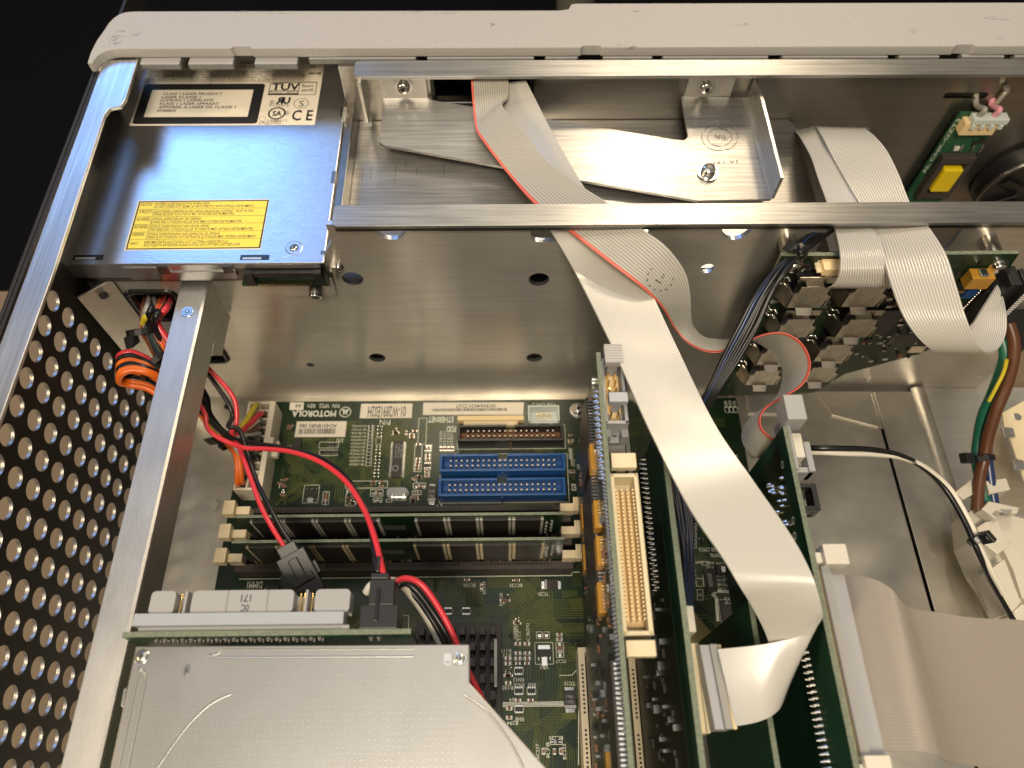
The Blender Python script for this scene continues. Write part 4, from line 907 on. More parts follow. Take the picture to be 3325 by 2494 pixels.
# ---- memory slots
SY = (-61.0, -71.6, -82.2)
def slot(y, lab):
    b = MB(); x0, x1 = -120.5, 24.5
    b.box(x0 - 1, x1 + 1, y - 4.4, y - 1.0, 0, 8.5, 'ferrite'); b.box(x0 - 1, x1 + 1, y + 1.0, y + 3.4, 0, 8.5, 'ferrite'); b.box(x0 - 1, x0 + 4, y - 1, y + 1, 0, 9.5, 'ferrite'); b.box(x1 - 4, x1 + 1, y - 1, y + 1, 0, 9.5, 'ferrite')
    b.box(x0 + 4, x1 - 4, y - 1, y + 1, 0, 3, 'black_rubber')
    for i in range(84):
        x = x0 + 8 + i * 1.55
        if i in (18, 19, 58, 59, 60): continue
        for dy in (-2.3, 2.1): b.box(x - .38, x + .38, y + dy - .7, y + dy + .7, 8.5, 8.56, 'black_rubber')
    o = b.build('memory_slot', mbd, 0.15); o['label'] = lab
    for s_, xx in ((-1, x0 - 2), (1, x1 + 2)):
        c = MB(); zt = 20
        c.box(min(xx, xx - s_ * 6), max(xx, xx - s_ * 6), y - 1.9, y + 1.6, 9.6, zt - 4.5, 'latch_ivory')
        c.prism([(xx + s_ * 4.6, y - 3.4, zt - 5), (xx + s_ * 4.6, y + 2.8, zt - 5), (xx + s_ * 4.2, y + 2.8, zt), (xx + s_ * 4.2, y - 3.4, zt)][::s_], (-s_ * 4.8, 0, 0), 'latch_ivory')
        for k in range(5): c.box(min(xx + s_ * (4.0 - k * .9), xx + s_ * (3.8 - k * .9)), max(xx + s_ * (4.0 - k * .9), xx + s_ * (3.8 - k * .9)), y - 3.4, y + 2.8, zt, zt + .08, 'latch_line')
        c.box(min(xx - s_ * 1, xx - s_ * 2.6), max(xx - s_ * 1, xx - s_ * 2.6), y - 1.2, y + 1.0, 0, 9.59, 'latch_ivory')
        c.build('latch', o, 0.2)
for y, lab in zip(SY, ('empty memory slot nearest the blue headers', 'middle memory slot', 'memory slot farthest from the blue headers')): slot(y, lab)
def module(y, lab, worn):
    t = thing('memory_module', lab, 'memory module', (-47, y, 5), 'memory modules in the slots')
    part('module_board', t, lambda b: (b.box(-114, 20, y - .6, y + .6, 5, 37, 'pcb_light' if not worn else 'pcb', 'pcb'), b.box(-114, 20, y - .58, y + .58, 37, 37.05, 'pcb_edge')))
    b = MB(); w_, h = 10.6, 20
    def chip_at(x):
        b.box(x - w_ / 2, x + w_ / 2, y - 1.7, y - .65, 12, 33.5, 'chip')
        for k in range(26):
            z = 13 + k * .78
            for s_ in (-1, 1): b.box(x + s_ * (w_ / 2 + .6) - .6, x + s_ * (w_ / 2 + .6) + .6, y - 1.3, y - .66, z, z + .42, 'latch_line' if worn else 'leg_metal')
    chip_at(-103); c0 = b.build('memory_chip', t)
    for x in (-89.5, -76, -62.5, -35, -21.5, -8, 5.5): copy_to(c0, t, (x + 103, 0, 0))
    def bits(b):
        r = random.Random(int(-y))
        for i in range(60): x = r.uniform(-113, 19); b.box(x - .5, x + .5, y - 1.0, y - .62, 7.5 + r.random() * 3, 8.6 + r.random() * 3, r.choice(('dark_steel', 'resistor_brown', 'chip')))
        for i in range(36): b.box(-55 + (i % 9) * 1.0, -54.6 + (i % 9) * 1.0, y - .7, y - .61, 20 + (i // 9) * 1.5, 20.4 + (i // 9) * 1.5, 'dark_steel')
        for i in range(8): b.box(13 + (i % 2) * 2.2, 14 + (i % 2) * 2.2, y - 1.1, y - .62, 14 + i * 2, 15.0 + i * 2, 'dark_steel')
    o = part('solder_bits', t, bits); o['kind'] = 'stuff'
module(SY[1], 'upright black-chipped memory module in the middle slot, bright solder legs', False)
module(SY[2], 'dull brownish memory module nearest the cooling block and slot numbered one', True)

# ---- heatsink
def hs(b):
    x0, x1, y1, y0 = -42.4, -6, -108.5, -147
    b.prism([(x, y, 1.5) for x, y in rrect(x0, x1, y0, y1, 2.5)], (0, 0, 2.5), 'heatsink')
    for k in range(6):
        for i in range(8): x = x0 + 3.6 + i * 4.2; y = y0 + 3 + k * 6.2; b.box(x - 1.1, x + 1.1, y - 1.6, y + 1.6, 4, 12, 'heatsink')
    for i in range(8): x = x0 + 3.6 + i * 4.2; b.box(x - .5, x + .5, y0 + 3, y1 - 3, 4, 7, 'heatsink')
    b.box(x1 - 3, x1 - 1.6, y0 + 12, y1 - 8, 4, 13, 'dark_steel')
part('heat_sink', mbd, hs, 0.2)

# ---- expansion slots
def pci(x, y1, m, lab):
    b = MB(); y0 = -215; b.box(x - 3.6, x - .9, y0, y1, 0, 11, m); b.box(x + .9, x + 3.6, y0, y1, 0, 11, m); b.box(x - .9, x + .9, y1 - 2, y1, 0, 11.3, m); b.box(x - .9, x + .9, y0, y1 - 2, 0, 2, 'black_rubber')
    for i in range(62):
        y = y1 - 7 - i * 1.6
        if 12 <= i <= 14: continue
        for s_ in (-1, 1): b.box(x + s_ * 2 - .55, x + s_ * 2 + .3, y - .4, y + .4, 11, 11.05, 'black_rubber')
    o = b.build('expansion_slot', mbd, 0.15); o['label'] = lab
pci(28.9, -120, 'latch_ivory', 'tan expansion slot holding the card with yellow blocks'); pci(49.3, -122, 'latch_ivory', 'tan expansion slot right of the first'); pci(70.0, -121, 'ferrite', 'dark expansion slot'); pci(90.5, -121, 'ferrite', 'dark expansion slot')

# ---- parts on the right of the board, under the white cable
def qfp(b):
    c = P(2175 + 25, 2120, z=1); 
    u = Vector((math.cos(.62), math.sin(.62), 0)) * 9; v = Vector((-u.y, u.x, 0))
    b.obox((c.x + 4, c.y + 8, 1.2), u, v, (0, 0, .9), 'mesh_gold')
    for i in range(30):
        for s_ in (-1, 1): p = Vector((c.x + 4, c.y + 8, .5)) + v * s_ * 1.1 + u * (-.95 + i * .065); b.obox(p, u * .02, v * .08, (0, 0, .2), 'solder')
part('square_processor_chip', mbd, qfp)
def qfp2(b):
    p, q = cr_(120, 60, 1), cr_(300, -190, 1); b.box(p.x, q.x, p.y, q.y, .3, 1.6, 'chip')
    for i in range(34): y = p.y + .8 + i * (q.y - p.y - 1.6) / 33; b.box(p.x - 1.3, p.x, y - .12, y + .12, .05, .5, 'solder'); x = p.x + .8 + i * (q.x - p.x - 1.6) / 33; b.box(x - .12, x + .12, p.y - 1.3, p.y, .05, .5, 'solder')
part('controller_chip', mbd, qfp2)
for (x0, y0, x1, y1) in ((405, 655, 520, 780),): 
    p4, q4 = cr_(x0, y1, 1), cr_(x1, y0, 1); ic('socketed_chip', p4.x, q4.x, p4.y, q4.y, 2, 'x', 9, lambda b: b.text('SST', (p4.x + 2, p4.y + 7, 2.05), (q4.x - 2, p4.y + 7, 2.05), 3, (0, 1, 0), 'silk', .03))
for (x, y, wv) in ((420, 476, 0), (330, 540, 1)): c = cr_(x, y); b = MB(); w_, h = (4, 2.2) if not wv else (2.4, 5); b.box(c.x - w_, c.x + w_, c.y - h, c.y + h, .05, 2, 'chip'); b.box(c.x - w_ * .5, c.x + w_ * .3, c.y - h * .6, c.y + h * .6, 2, 2.2, 'solder'); b.build('coil', mbd, .1)


# ================================================================ EXPANSION CARDS
def card_board(t, x0, x1, y1, z1, m, edge=True, y0=-212):
    def f(b):
        b.box(x0, x1, y0, y1, 14, z1, m); b.box(x0 + .02, x1 - .02, y0, y1 - .0, z1, z1 + .08, 'pcb_edge')
    return part('card_board', t, f)
# card 1
k1 = thing('expansion_card', 'upright green card with mustard yellow blocks, grey and ivory headers at its top edge', 'expansion card', (29, -120, 11))
Y1 = P(1945, 1147, x=29).y if False else -38.0
C1X0, C1X1, C1Z = 28.2, 29.8, 108.5
card_board(k1, C1X0, C1X1, -38, C1Z, 'pcb_dark')
def ybox(px0, py0, px1, py1):
    a = P(px1, py0, x=C1X0); c = P(px1, py1, x=C1X0); zt = min(C1Z - .6, max(a.z, c.z)); b = MB()
    b.box(C1X0 - 2.3, C1X0, c.y, a.y, zt - 6, zt, 'mustard'); n = 8
    for i in range(n): y = c.y + 1 + (a.y - c.y - 2) * i / (n - 1); b.box(C1X0 - .9, C1X0 - .2, y - .25, y + .25, zt, zt + .15, 'solder')
    b.build('relay_block', k1, .15)
for v in ((1917, 1440, 1935, 1546), (1895, 1637, 1906, 1730), (1927, 1624, 1949, 1732), (1895, 1768, 1911, 1865), (1935, 1740, 1957, 1852), (1938, 1890, 1962, 2004), (1980, 2440, 1990, 2494)): ybox(*v)
def k1chip(b):
    for (ya, yb_, za, zb) in ((-45, -70, 60, 88), (-75, -118, 55, 84), (-140, -168, 90, 105), (-172, -200, 88, 104)):
        b.box(C1X0 - 2.2, C1X0, yb_, ya, za, zb, 'chip'); n = int((ya - yb_) / 1.3)
        for i in range(n): y = yb_ + .6 + i * 1.3; b.box(C1X0 - 1.6, C1X0, y, y + .6, zb, zb + 1.2, 'solder'); b.box(C1X0 - 1.6, C1X0, y, y + .6, za - 1.2, za, 'solder')
part('card_chips', k1, k1chip)
def k1solder(b):
    r = random.Random(5)
    for i in range(15):
        for k in range(2): y = -52 - i * 2.2; z = C1Z - 3 - k * 3; b.cyl((C1X0, y, z), (C1X0 - 1.6, y, z), .75, .2, 6, 'solder')
    for i in range(60):
        for k in range(2): y = -84 - i * 1.27; z = C1Z - 1.2 - k * 2.2; b.cyl((C1X0, y, z), (C1X0 - .9, y, z), .42, .15, 5, 'tin')
    for i in range(260):
        y = r.uniform(-205, -42); z = r.uniform(30, C1Z - 6); h = r.choice((.5, .8, 1.2)); b.box(C1X0 - 1.0, C1X0, y - h, y + h, z - .5, z + .5, r.choice(('solder', 'tin', 'chip', 'resistor_brown', 'chip')))
    for i in range(120):
        y = r.uniform(-205, -110); z = r.uniform(20, C1Z - 10); h = r.choice((.5, .8)); b.box(C1X1, C1X1 + 1.0, y - h, y + h, z - .5, z + .5, r.choice(('solder', 'tin', 'chip')))
o = part('solder_joints', k1, k1solder); o['kind'] = 'stuff'
def boxhead(parent, name, x0, x1, y0, y1, z0, z1, m, mi, rows, npins, pin='gold', label=None):
    b = MB(); t = 1.2
    b.box(x0, x0 + t, y0, y1, z0, z1, m); b.box(x1 - t, x1, y0, y1, z0, z1, m); b.box(x0 + t, x1 - t, y0 + 3.4, y1 - 3.4, z0, z0 + 2.4, mi)
    b.box(x0 + t, x1 - t, y0, y0 + 3.4, z0, z0 + 1.4, m); b.box(x0 + t, x1 - t, y1 - 3.4, y1, z0, z0 + 1.4, m)
    b.box(x0, x1, y0, y0 + 1.2, z0, z1, m); b.box(x0, x1, y1 - 1.2, y1, z0, z1, m)
    L = y1 - y0 - 10
    o = b.build(name, parent, .2)
    if label: o['label'] = label
    pb = MB()
    for i in range(npins):
        for r_ in range(rows): y = y0 + 5 + L * i / (npins - 1); x = (x0 + x1) / 2 + (r_ - (rows - 1) / 2) * min(2.4, (x1 - x0 - 3.4) / max(1, rows - 1) if rows > 1 else 1); pb.box(x - .28, x + .28, y - .28, y + .28, z0 + 2.4, z1 - 1.6, pin)
    pb.build('pin_grid', o); return o
def latch(parent, x0, x1, y0, y1, zb, zt, m, ribs=False):
    b = MB(); xm = (x0 + x1) / 2; b.box(xm - 1.6, xm + 1.6, y0 + 1.5, y1 - 1, zb, zt - 3, m); b.box(x0, x1, y0, y1, zt - 3, zt, m)
    if ribs:
        for k in range(7): y = y0 + .5 + k * (y1 - y0 - 1) / 6; b.box(x0, x1, y - .12, y + .12, zt, zt + .12, 'wire_grey')
    return b.build('latch', parent, .3)
# grey ten-pin header
zg = 104.0; a = P(1965, 1290, z=zg); c = P(2035, 1420, z=zg)
g1 = boxhead(k1, 'grey_header', C1X1 + .3, C1X1 + 8.6, P(2000, 1400, z=97).y, P(2000, 1160, z=104).y, 94, 103, 'grey_plastic', 'cream', 2, 6, label='grey header with gold pins')
yA = P(1990, 1135, z=107).y
latch(g1, C1X1 + 1.4, C1X1 + 7.6, P(1990, 1172, z=110).y, P(1990, 1112, z=110).y, 96, 109, 'grey_plastic', True)
latch(g1, C1X1 + 1.8, C1X1 + 8.4, P(1990, 1302, z=108).y, P(1990, 1270, z=108).y, 94, 107.5, 'grey_blue')
def greyclip(b):
    x0, x1 = C1X1 + .6, C1X1 + 9; y0, y1 = P(2000, 1430, z=95).y, P(2000, 1345, z=98).y
    b.box(x0, x0 + 2.4, y0, y1, 88, 98, 'grey_light'); b.box(x1 - 2.4, x1, y0, y1, 88, 98, 'grey_light'); b.box(x0 + 2.4, x1 - 2.4, y0 + .5, y1 - 1.5, 86, 92, 'grey_plastic'); b.box(x0 + .3, x1 - .3, y0 - 3, y0 - .01, 82, 91, 'wire_grey')
    b.cyl(((x0 + x1) / 2, y0 + 4, 91.9), ((x0 + x1) / 2, y0 + 4, 92.3), 1.6, n=6, m='black_rubber')
part('header_shroud', g1, greyclip, .2)
# long ivory header
zi = 105.0; iy1 = P(2000, 1538, z=zi).y; iy0 = P(2070, 2062, z=zi).y
i1 = boxhead(k1, 'ivory_header', C1X1 + .5, C1X1 + 9.3, iy0, iy1, 96, zi, 'ivory', 'cream', 4, 34, 'cream', label='long ivory header along the top edge')
latch(i1, C1X1 + .9, C1X1 + 9.1, P(2013, 1518, z=107).y, P(2013, 1470, z=107).y, 96, 107, 'ivory'); latch(i1, C1X1 + .7, C1X1 + 9.3, P(2075, 2132, z=107).y, P(2075, 2078, z=107).y, 96, 107, 'ivory')
# card between: black pinned daughter card face
k2 = thing('expansion_card', 'tall bare green card with rows of solder spikes right of the ivory header', 'expansion card', (49.3, -120, 11))
C2X0, C2X1, C2Z = 48.6, 50.4, 102.5
card_board(k2, C2X0, C2X1, -62, C2Z, 'pcb_mid')
def k2s(b):
    r = random.Random(8)
    for i in range(26):
        for k in range(2): y = -40 - 24 - i * 1.9; z = 74 - k * 4; b.cyl((C2X0, y, z), (C2X0 - 1.8, y, z), .7, .2, 6, 'solder' if i % 2 else 'tin')
    for i in range(130):
        y = r.uniform(-208, -110); z = r.uniform(25, 80); h = r.choice((.5, .9, 1.4)); b.box(C2X0 - 1.0, C2X0, y - h, y + h, z - .6, z + .6, r.choice(('solder', 'tin', 'chip', 'chip', 'chip')))
    b.box(C2X0 - .1, C2X0, -210, -90, 22, 90, 'pcb_dark')
o = part('solder_joints', k2, k2s); o['kind'] = 'stuff'
def k2conn(b):
    # ivory connector on the right face and the grey plug of the white cable
    a = P(2240, 2085, z=88); c = P(2290, 2380, z=88); b.box(C2X1, C2X1 + 6.0, P(2260, 2382, z=88).y, P(2240, 2088, z=88).y, 78, 88, 'ivory')
    n = 46; y0, y1 = P(2260, 2382, z=88).y, P(2240, 2088, z=88).y
    for i in range(n): y = y0 + 1 + (y1 - y0 - 2) * i / (n - 1); b.box(C2X1 + .1, C2X1 + .9, y - .2, y + .2, 88, 88.3, 'solder')
    b.box(C2X1 + 4.7, C2X1 + 5.0, y0, y1, 88, 88.6, 'latch_line')
part('cable_connector', k2, k2conn, .2)
def k2w(b):
    c = P(2232, 1990, z=92); b.box(C2X1, C2X1 + 4.4, c.y - 6, c.y + 2, 84, 93, 'white_plastic'); 
part('wire_header', k2, k2w, .2)
# black card between 1 and 2 with spikes (seen under the grey header)
k5 = thing('daughter_card', 'low dark green card with black solder spikes between the grey header and green card', 'expansion card', (42, -40, 0))
def k5b(b):
    x = P(2090, 1360, y=-26).x; b.box(43.2, 44.8, -86, -14, 3, 66, 'pcb_dark'); b.box(43.22, 44.78, -86, -14, 66, 66.1, 'pcb_edge')
part('card_board', k5, k5b)
def k5s(b):
    for i in range(26):
        for k in range(2): y = -24 - i * 2.2; z = 56 - k * 5; b.cyl((43.2, y, z), (41.2, y, z), .8, .25, 6, 'tin')
    for i in range(16): y = -34 - i * 2.2; b.cyl((43.2, y, 26), (41.2, y, 26), .8, .25, 6, 'tin')
o = part('solder_joints', k5, k5s); o['kind'] = 'stuff'
# small riser
k3 = thing('riser_card', 'small bright green card standing inside the fold of the white cable', 'expansion card', (71, -150, 11))
part('card_board', k3, lambda b: (b.prism([(73.8, -119.6, 88), (73.8, -119.6, 14), (73.8, -212, 14), (73.8, -212, 88)], (1.7, 0, 0), 'pcb_light'), b.box(73.85, 75.45, -212, -119.7, 88, 88.1, 'pcb_edge')))
# card 3
k4 = thing('expansion_card', 'green card at right with long grey ribbon connector and white latches', 'expansion card', (90.8, -120, 11))
C3X0, C3X1, C3Z = 90.0, 91.7, 104.5
card_board(k4, C3X0, C3X1, -65.5, C3Z, 'pcb_mid')
def k4s(b):
    for i in range(44):
        for k in range(2): y = -128 - i * 1.9; z = 88 - k * 3; b.cyl((C3X0, y, z), (C3X0 - 1.5, y, z), .75, .2, 6, 'tin')
    r = random.Random(3)
    for i in range(36): y = r.uniform(-96, -78); z = r.uniform(72, 96); b.cyl((C3X0, y, z), (C3X0 - 1.2, y, z), .8, .3, 6, 'solder')
    b.box(C3X0 - .08, C3X0, -100, -70, 68, 98, 'pcb_dark')
    for (py, px) in ((1510, 2540), (1690, 2575), (1740, 2580)):
        p = P(px, py, x=C3X0 - .2); n = 16
        for i in range(n):
            a0, a1 = 2 * math.pi * i / n, 2 * math.pi * (i + 1) / n; b.quad(*[(C3X0 - .15, p.y + rr * math.cos(t), p.z + rr * math.sin(t)) for rr, t in ((.9, a0), (1.3, a0), (1.3, a1), (.9, a1))], 'silk')
part('solder_joints', k4, k4s)['kind'] = 'stuff'
def k4grey(b):
    y1, y0 = P(2600, 1340, z=104).y, P(2640, 1530, z=100).y; x0 = C3X1 + .1
    b.box(x0, x0 + 2.0, y0, y1, 92, 102, 'grey_light'); b.box(x0 + 6.0, x0 + 8.2, y0, y1 - 9, 92, 100, 'grey_light'); b.box(x0 + 2, x0 + 6, y0 + 1, y1 - 12, 92, 95, 'wire_grey'); b.box(x0 - .4, x0 + 6.2, y1 - 4, y1 + 5.5, 98, 107, 'grey_light')
    b.box(x0 + 2.4, x0 + 5.6, y1 - 15, y1 - 6, 95, 100.5, 'white_plastic'); b.box(x0, x0 + 8.2, y0, y0 + 2, 90, 99, 'grey_light'); b.box(x0 + 1, x0 + 6, y0 - 4, y0 - .02, 86, 92, 'wire_grey')
part('grey_socket', k4, k4grey, .3)
def k4loop(b):
    y1, y0 = P(2600, 1570, z=97).y, P(2640, 1670, z=97).y; x0 = C3X1 + .1; z0, z1 = 90, 97
    b.box(x0, x0 + 2, y0, y1, z0, z1, 'black_plastic'); b.box(x0 + 6.8, x0 + 8.4, y0 + 1.5, y1, z0, z1, 'black_plastic'); b.box(x0 + 2, x0 + 6.8, y1 - 1.4, y1, z0, z1, 'black_plastic'); b.box(x0 + 2, x0 + 6.8, y0 + 1.5, y0 + 3, z0, z1, 'black_plastic'); b.box(x0 + 2, x0 + 4.4, y1 - 5, y1 - 1.41, z0, z1 - 1, 'black_plastic')
part('black_socket', k4, k4loop, .25)
def k4conn(b):
    y1, y0 = P(2680, 1840, z=103).y, P(2800, 2475, z=103).y; x0 = C3X1 + .1
    b.box(x0, x0 + 1.5, y0, y1, 92, 101, 'cream'); b.box(x0 + 1.6, x0 + 4.2, y0, y1, 90, 103.2, 'grey_light'); b.box(x0 + 4.3, x0 + 9.5, y0 + 1, y1 - 2, 92, 102, 'grey_light')
    for i in range(90): y = y0 + 1 + (y1 - y0 - 2) * i / 89; b.box(x0 + 1.8, x0 + 4.0, y - .12, y + .12, 103.2, 103.3, 'wire_grey')
part('ribbon_plug', k4, k4conn, .2)
def k4latch(px0, px1, py0, py1):
    zt = 106; p, q = P(px0, py1, z=zt), P(px1, py0, z=zt); b = MB(); b.box(p.x, q.x, p.y, q.y, zt - 6, zt, 'white_plastic'); b.box(p.x - 2, p.x - .01, p.y + 1, q.y - 2, zt - 9, zt - 2, 'white_plastic'); b.build('latch', k4, .3)
k4latch(2684, 2746, 1765, 1832); k4latch(2822, 2890, 2452, 2530)

# ================================================================ DISPLAY DRIVER BOARD
lb = thing('display_driver_board', 'upright board on standoffs with eight bent metal clips, two pale cables in front', 'circuit board', (140, 0, 60))
YL = 0.0
def Lp(px, py, dy=0): 
    p = P(px, py, y=YL - dy); return p
def lboard(b):
    pts = [(2537, 832), (3310, 824), (3130, 1080), (2985, 1150), (2900, 1172), (2742, 1215), (2640, 1276), (2326, 1286)]
    pts = [Lp(*p) for p in pts]; b.prism([tuple(p) for p in pts][::-1], (0, 1.6, 0), 'pcb_dark', 'pcb_edge')
    a, c = Lp(2537, 832), Lp(3310, 824); b.box(a.x, c.x, YL + .02, YL + 1.58, a.z, a.z + .15, 'pcb_edge')
    r = random.Random(12)
    for i in range(420):
        px, py = r.uniform(2360, 3200), r.uniform(850, 1270); p = Lp(px, py)
        if p.x < 103 or p.x > 184 or p.z < 10: continue
        if p.z < 95 - (0 if p.x < 145 else 0) and p.x < 148 and r.random() < .7: continue
        if p.z < (p.x - 100) * .42 + 8: continue
        w_ = r.choice((.5, .8, 1.2)); h = r.choice((.5, .8)); b.box(p.x - w_, p.x + w_, YL - r.choice((.6, .9, 1.4)), YL, p.z - h, p.z + h, r.choice(('solder', 'tin', 'chip', 'resistor_brown', 'chip')))
    for (x0, x1, z0, z1) in ((150, 160, 62, 80), (164, 172, 70, 86), (152, 160, 92, 104), (166, 176, 52, 62)):
        b.box(x0, x1, YL - 1.8, YL, z0, z1, 'chip')
        for i in range(9): z = z0 + 1 + i * (z1 - z0 - 2) / 8; b.box(x0 - 1, x0, YL - .8, YL, z - .3, z + .3, 'solder'); b.box(x1, x1 + 1, YL - .8, YL, z - .3, z + .3, 'solder')
    for s_, px, py in (('U15', 2520, 980), ('U19', 2495, 1010), ('J2', 2600, 882)):
        p = Lp(px + 14, py - 6, .05); q = Lp(px - 14, py - 6, .05); b.text(s_, (p.x, YL - .05, p.z), (q.x, YL - .05, p.z), 2.2, (0, 0, -1), 'silk', .03)
    q = [Lp(2640, 848, .1), Lp(2655, 846, .1), Lp(2700, 845, .1)]
    b.box(Lp(2643, 870).x, Lp(2644, 870).x + .3, YL - .1, YL, Lp(2643, 873).z, Lp(2643, 848).z, 'silk'); b.box(Lp(2643, 870).x, Lp(2740, 870).x, YL - .1, YL, Lp(2643, 848).z, Lp(2643, 848).z + .4, 'silk')
part('board', lb, lboard)
def clip(b, x, z):      # bent sheet clip over a relay, about 16 x 15 mm
    y = YL; t = .5; w_, h = 8.0, 6.4; d = 8.5
    b.prism([(x - w_, y - d, z - h), (x + w_ - 2.5, y - d, z - h), (x + w_ - 1.5, y - d, z + 1), (x + w_ - 3, y - d, z + 2.5), (x + w_ - 3, y - d, z + h), (x - w_ + 2, y - d, z + h), (x - w_ + 2, y - d, z + 3), (x - w_, y - d, z + 2)], (0, t, 0), 'clip_metal')
    b.prism([(x - w_ + 4, y - d, z - h), (x - w_ + 10.5, y - d, z - h), (x - w_ + 10, y - d - 2.5, z - h - 1.6), (x - w_ + 4.4, y - d - 2.5, z - h - 1.6)], (0, .3, -t), 'clip_metal')     # lower lip
    b.prism([(x - w_ + 4, y - d, z + h), (x - w_ + 10.5, y - d, z + h), (x - w_ + 10.5, y - d + 4, z + h + .2), (x - w_ + 4, y - d + 4, z + h + .2)], (0, 0, t), 'clip_metal')
    b.prism([(x - w_, y - d, z + 2), (x - w_, y - d, z - h), (x - w_ - 2.2, y - .3, z - h - 3), (x - w_ - 1.4, y - .3, z + 2)], (t, 0, 0), 'clip_metal')
    b.prism([(x + w_ - 1.5, y - d, z + 1), (x + w_ - 1.5, y - d, z - h), (x + w_ + 1.6, y - .3, z - h - 3), (x + w_ + .8, y - .3, z + 1)], (t, 0, 0), 'clip_metal')
    b.box(x - w_ + 2, x + w_ - 2, y - 4.5, y - .1, z - h + 1, z + h - 1, 'black_plastic'); b.box(x - w_ + 1, x + w_ - 1, y - d + 2.2, y - d + 2.6, z + h, z + h + 3.4, 'clip_metal')
    for k in (-1, 1): b.tube([(x - w_ - 4, y - .3, z + 3 + k * 1.8), (x - w_ - 3.4, y - 2.4, z + 3 + k * 1.8), (x - w_ - 1.6, y - 2.2, z + 3 + k * 1.8), (x - w_ - .8, y - 4, z + 2.6 + k * 1.8)], .5, 'solder', 6, 3)
c0 = MB(); xcl, zcl = Lp(2635, 968, 8.5).x, Lp(2635, 968, 8.5).z; clip(c0, xcl, zcl); c0 = c0.build('metal_clip', lb)
cp = [(2620, 968), (2815, 965), (2590, 1068), (2790, 1068), (2525, 1160), (2715, 1148), (2485, 1228), (2668, 1218)]
for px, py in cp[1:]:
    p = Lp(px, py, 8.5); copy_to(c0, lb, (p.x - xcl, 0, p.z - zcl))
def stand(px, py):
    p = P(px, py, y=YL + 1.6); return part('standoff', lb, lambda b: b.cyl((p.x, YL + 1.61, p.z), (p.x, YW - .05, p.z), 3.2, m='tin', n=20))
pS1, pS2 = Lp(2575, 860), Lp(3240, 862)
for p in (pS1, pS2):
    part('standoff', lb, lambda b: b.cyl((p.x, YL + 1.61, p.z), (p.x, YW - .05, p.z), 3.4, m='tin', n=20))
    screw('screw', lb, (p.x, YL - .05, p.z), 2.7, (0, -1, .1))
def lconn(b):
    p, q = Lp(2655, 905, 4), Lp(2790, 868, 4); b.box(p.x, q.x, YL - 5, YL, p.z + 3, q.z, 'cream'); b.box(p.x - 2, p.x, YL - 4.5, YL, p.z + 4, q.z - 2, 'latch_ivory'); b.box(p.x + 3, q.x, YL - 4, YL, p.z, p.z + 2.9, 'cream')
    for i in range(8): x = p.x + 5 + i * 1.5; b.box(x, x + .7, YL - 5.2, YL - 4, p.z, p.z + 3, 'wire_grey')
part('cream_connector', lb, lconn, .15)
def ycap(b):
    p = Lp(3175, 905, 3); c = Vector((p.x, YL - 3.5, p.z)); b.box(p.x - 4.4, p.x + 4.4, YL - 5.6, YL - .6, p.z - 3.4, p.z + 3.4, 'mustard'); b.box(p.x - 1.6, p.x + 1.6, YL - 5, YL - 1.4, p.z + 3.4, p.z + 4.2, 'solder'); b.box(p.x - 1.6, p.x + 1.6, YL - 5, YL - 1.4, p.z - 4.2, p.z - 3.4, 'solder')
part('yellow_capacitor', lb, ycap, .3)
def fpc(b):
    p0, p1 = P(3250, 905, y=YL - 5), P(3140, 1075, y=YL - 5); d = (p1 - p0); 
    x = P(3205, 980, y=YL - 5).x; z0 = P(3150, 1060, y=YL - 6).z; z1 = P(3255, 905, y=YL - 6).z
    b.box(x - 1.0, x + 3.2, YL - 9, YL, z0, z1, 'black_plastic'); b.box(x + 3.3, x + 5.0, YL - 12, YL - 2, z0, z1 + 1, 'black_plastic')
    n = 22
    for i in range(n): z = z0 + 2 + (z1 - z0 - 4) * i / (n - 1); b.box(x + 3.0, x + 5.1, YL - 12.5, YL - 12.0, z - .35, z + .35, 'ribbon_white'); b.dome((x - 2.6, YL - 1, z), .5, .6, 6, 'solder', (0, -1, 0), 2)
    b.box(x - 8, x - 4, YL - 2, YL, z0 + 14, z0 + 19, 'blue_dark')
part('cable_socket', lb, fpc, .15)
def labl(b):
    p, q = Lp(2945, 1145, .2), Lp(3030, 1080, .2); b.box(p.x, q.x + 3, YL - .3, YL - .1, p.z, p.z + 5, 'latch_ivory'); 
part('paper_tag', lb, labl)

# ================================================================ INVERTER BOARD + FAN (right)
iv = thing('inverter_board', 'narrow green circuit board with yellow taped transformer on the right wall', 'circuit board', (212, 97, 60))
YI = 96.0; I = lambda px, py, d=0: P(px, py, y=YI - d)
def ivb(b):
    x0, x1 = I(3118, 369).x, I(3259, 372).x; b.box(x0, x1, YI, YI + 1.5, 26, I(3118, 369).z, 'pcb_light')
    p = I(3165, 425, .1)
    for (px, py, m_) in ((3170, 428, 'solder'), (3188, 455, 'chip'), (3165, 462, 'chip'), (3090, 510, 'solder'), (3105, 480, 'silk')): q = I(px, py); b.box(q.x - 1.2, q.x + 1.2, YI - 1, YI, q.z - 1, q.z + 1, m_)
    for i in range(4): q = I(3092 + i * 28 if i < 2 else 3100 + i * 28, 478); b.tube([(q.x, YI - .5, q.z + 2), (q.x, YI - 1.4, q.z), (q.x, YI - 1, q.z - 2.4)], .4, 'solder', 6, 3)
    b.text('AL CNK-GZT3', (x0 + 1.8, YI - .05, 58), (x0 + 1.8, YI - .05, 92), 1.8, (-1, 0, 0), 'silk', .03); 
part('board', iv, ivb)
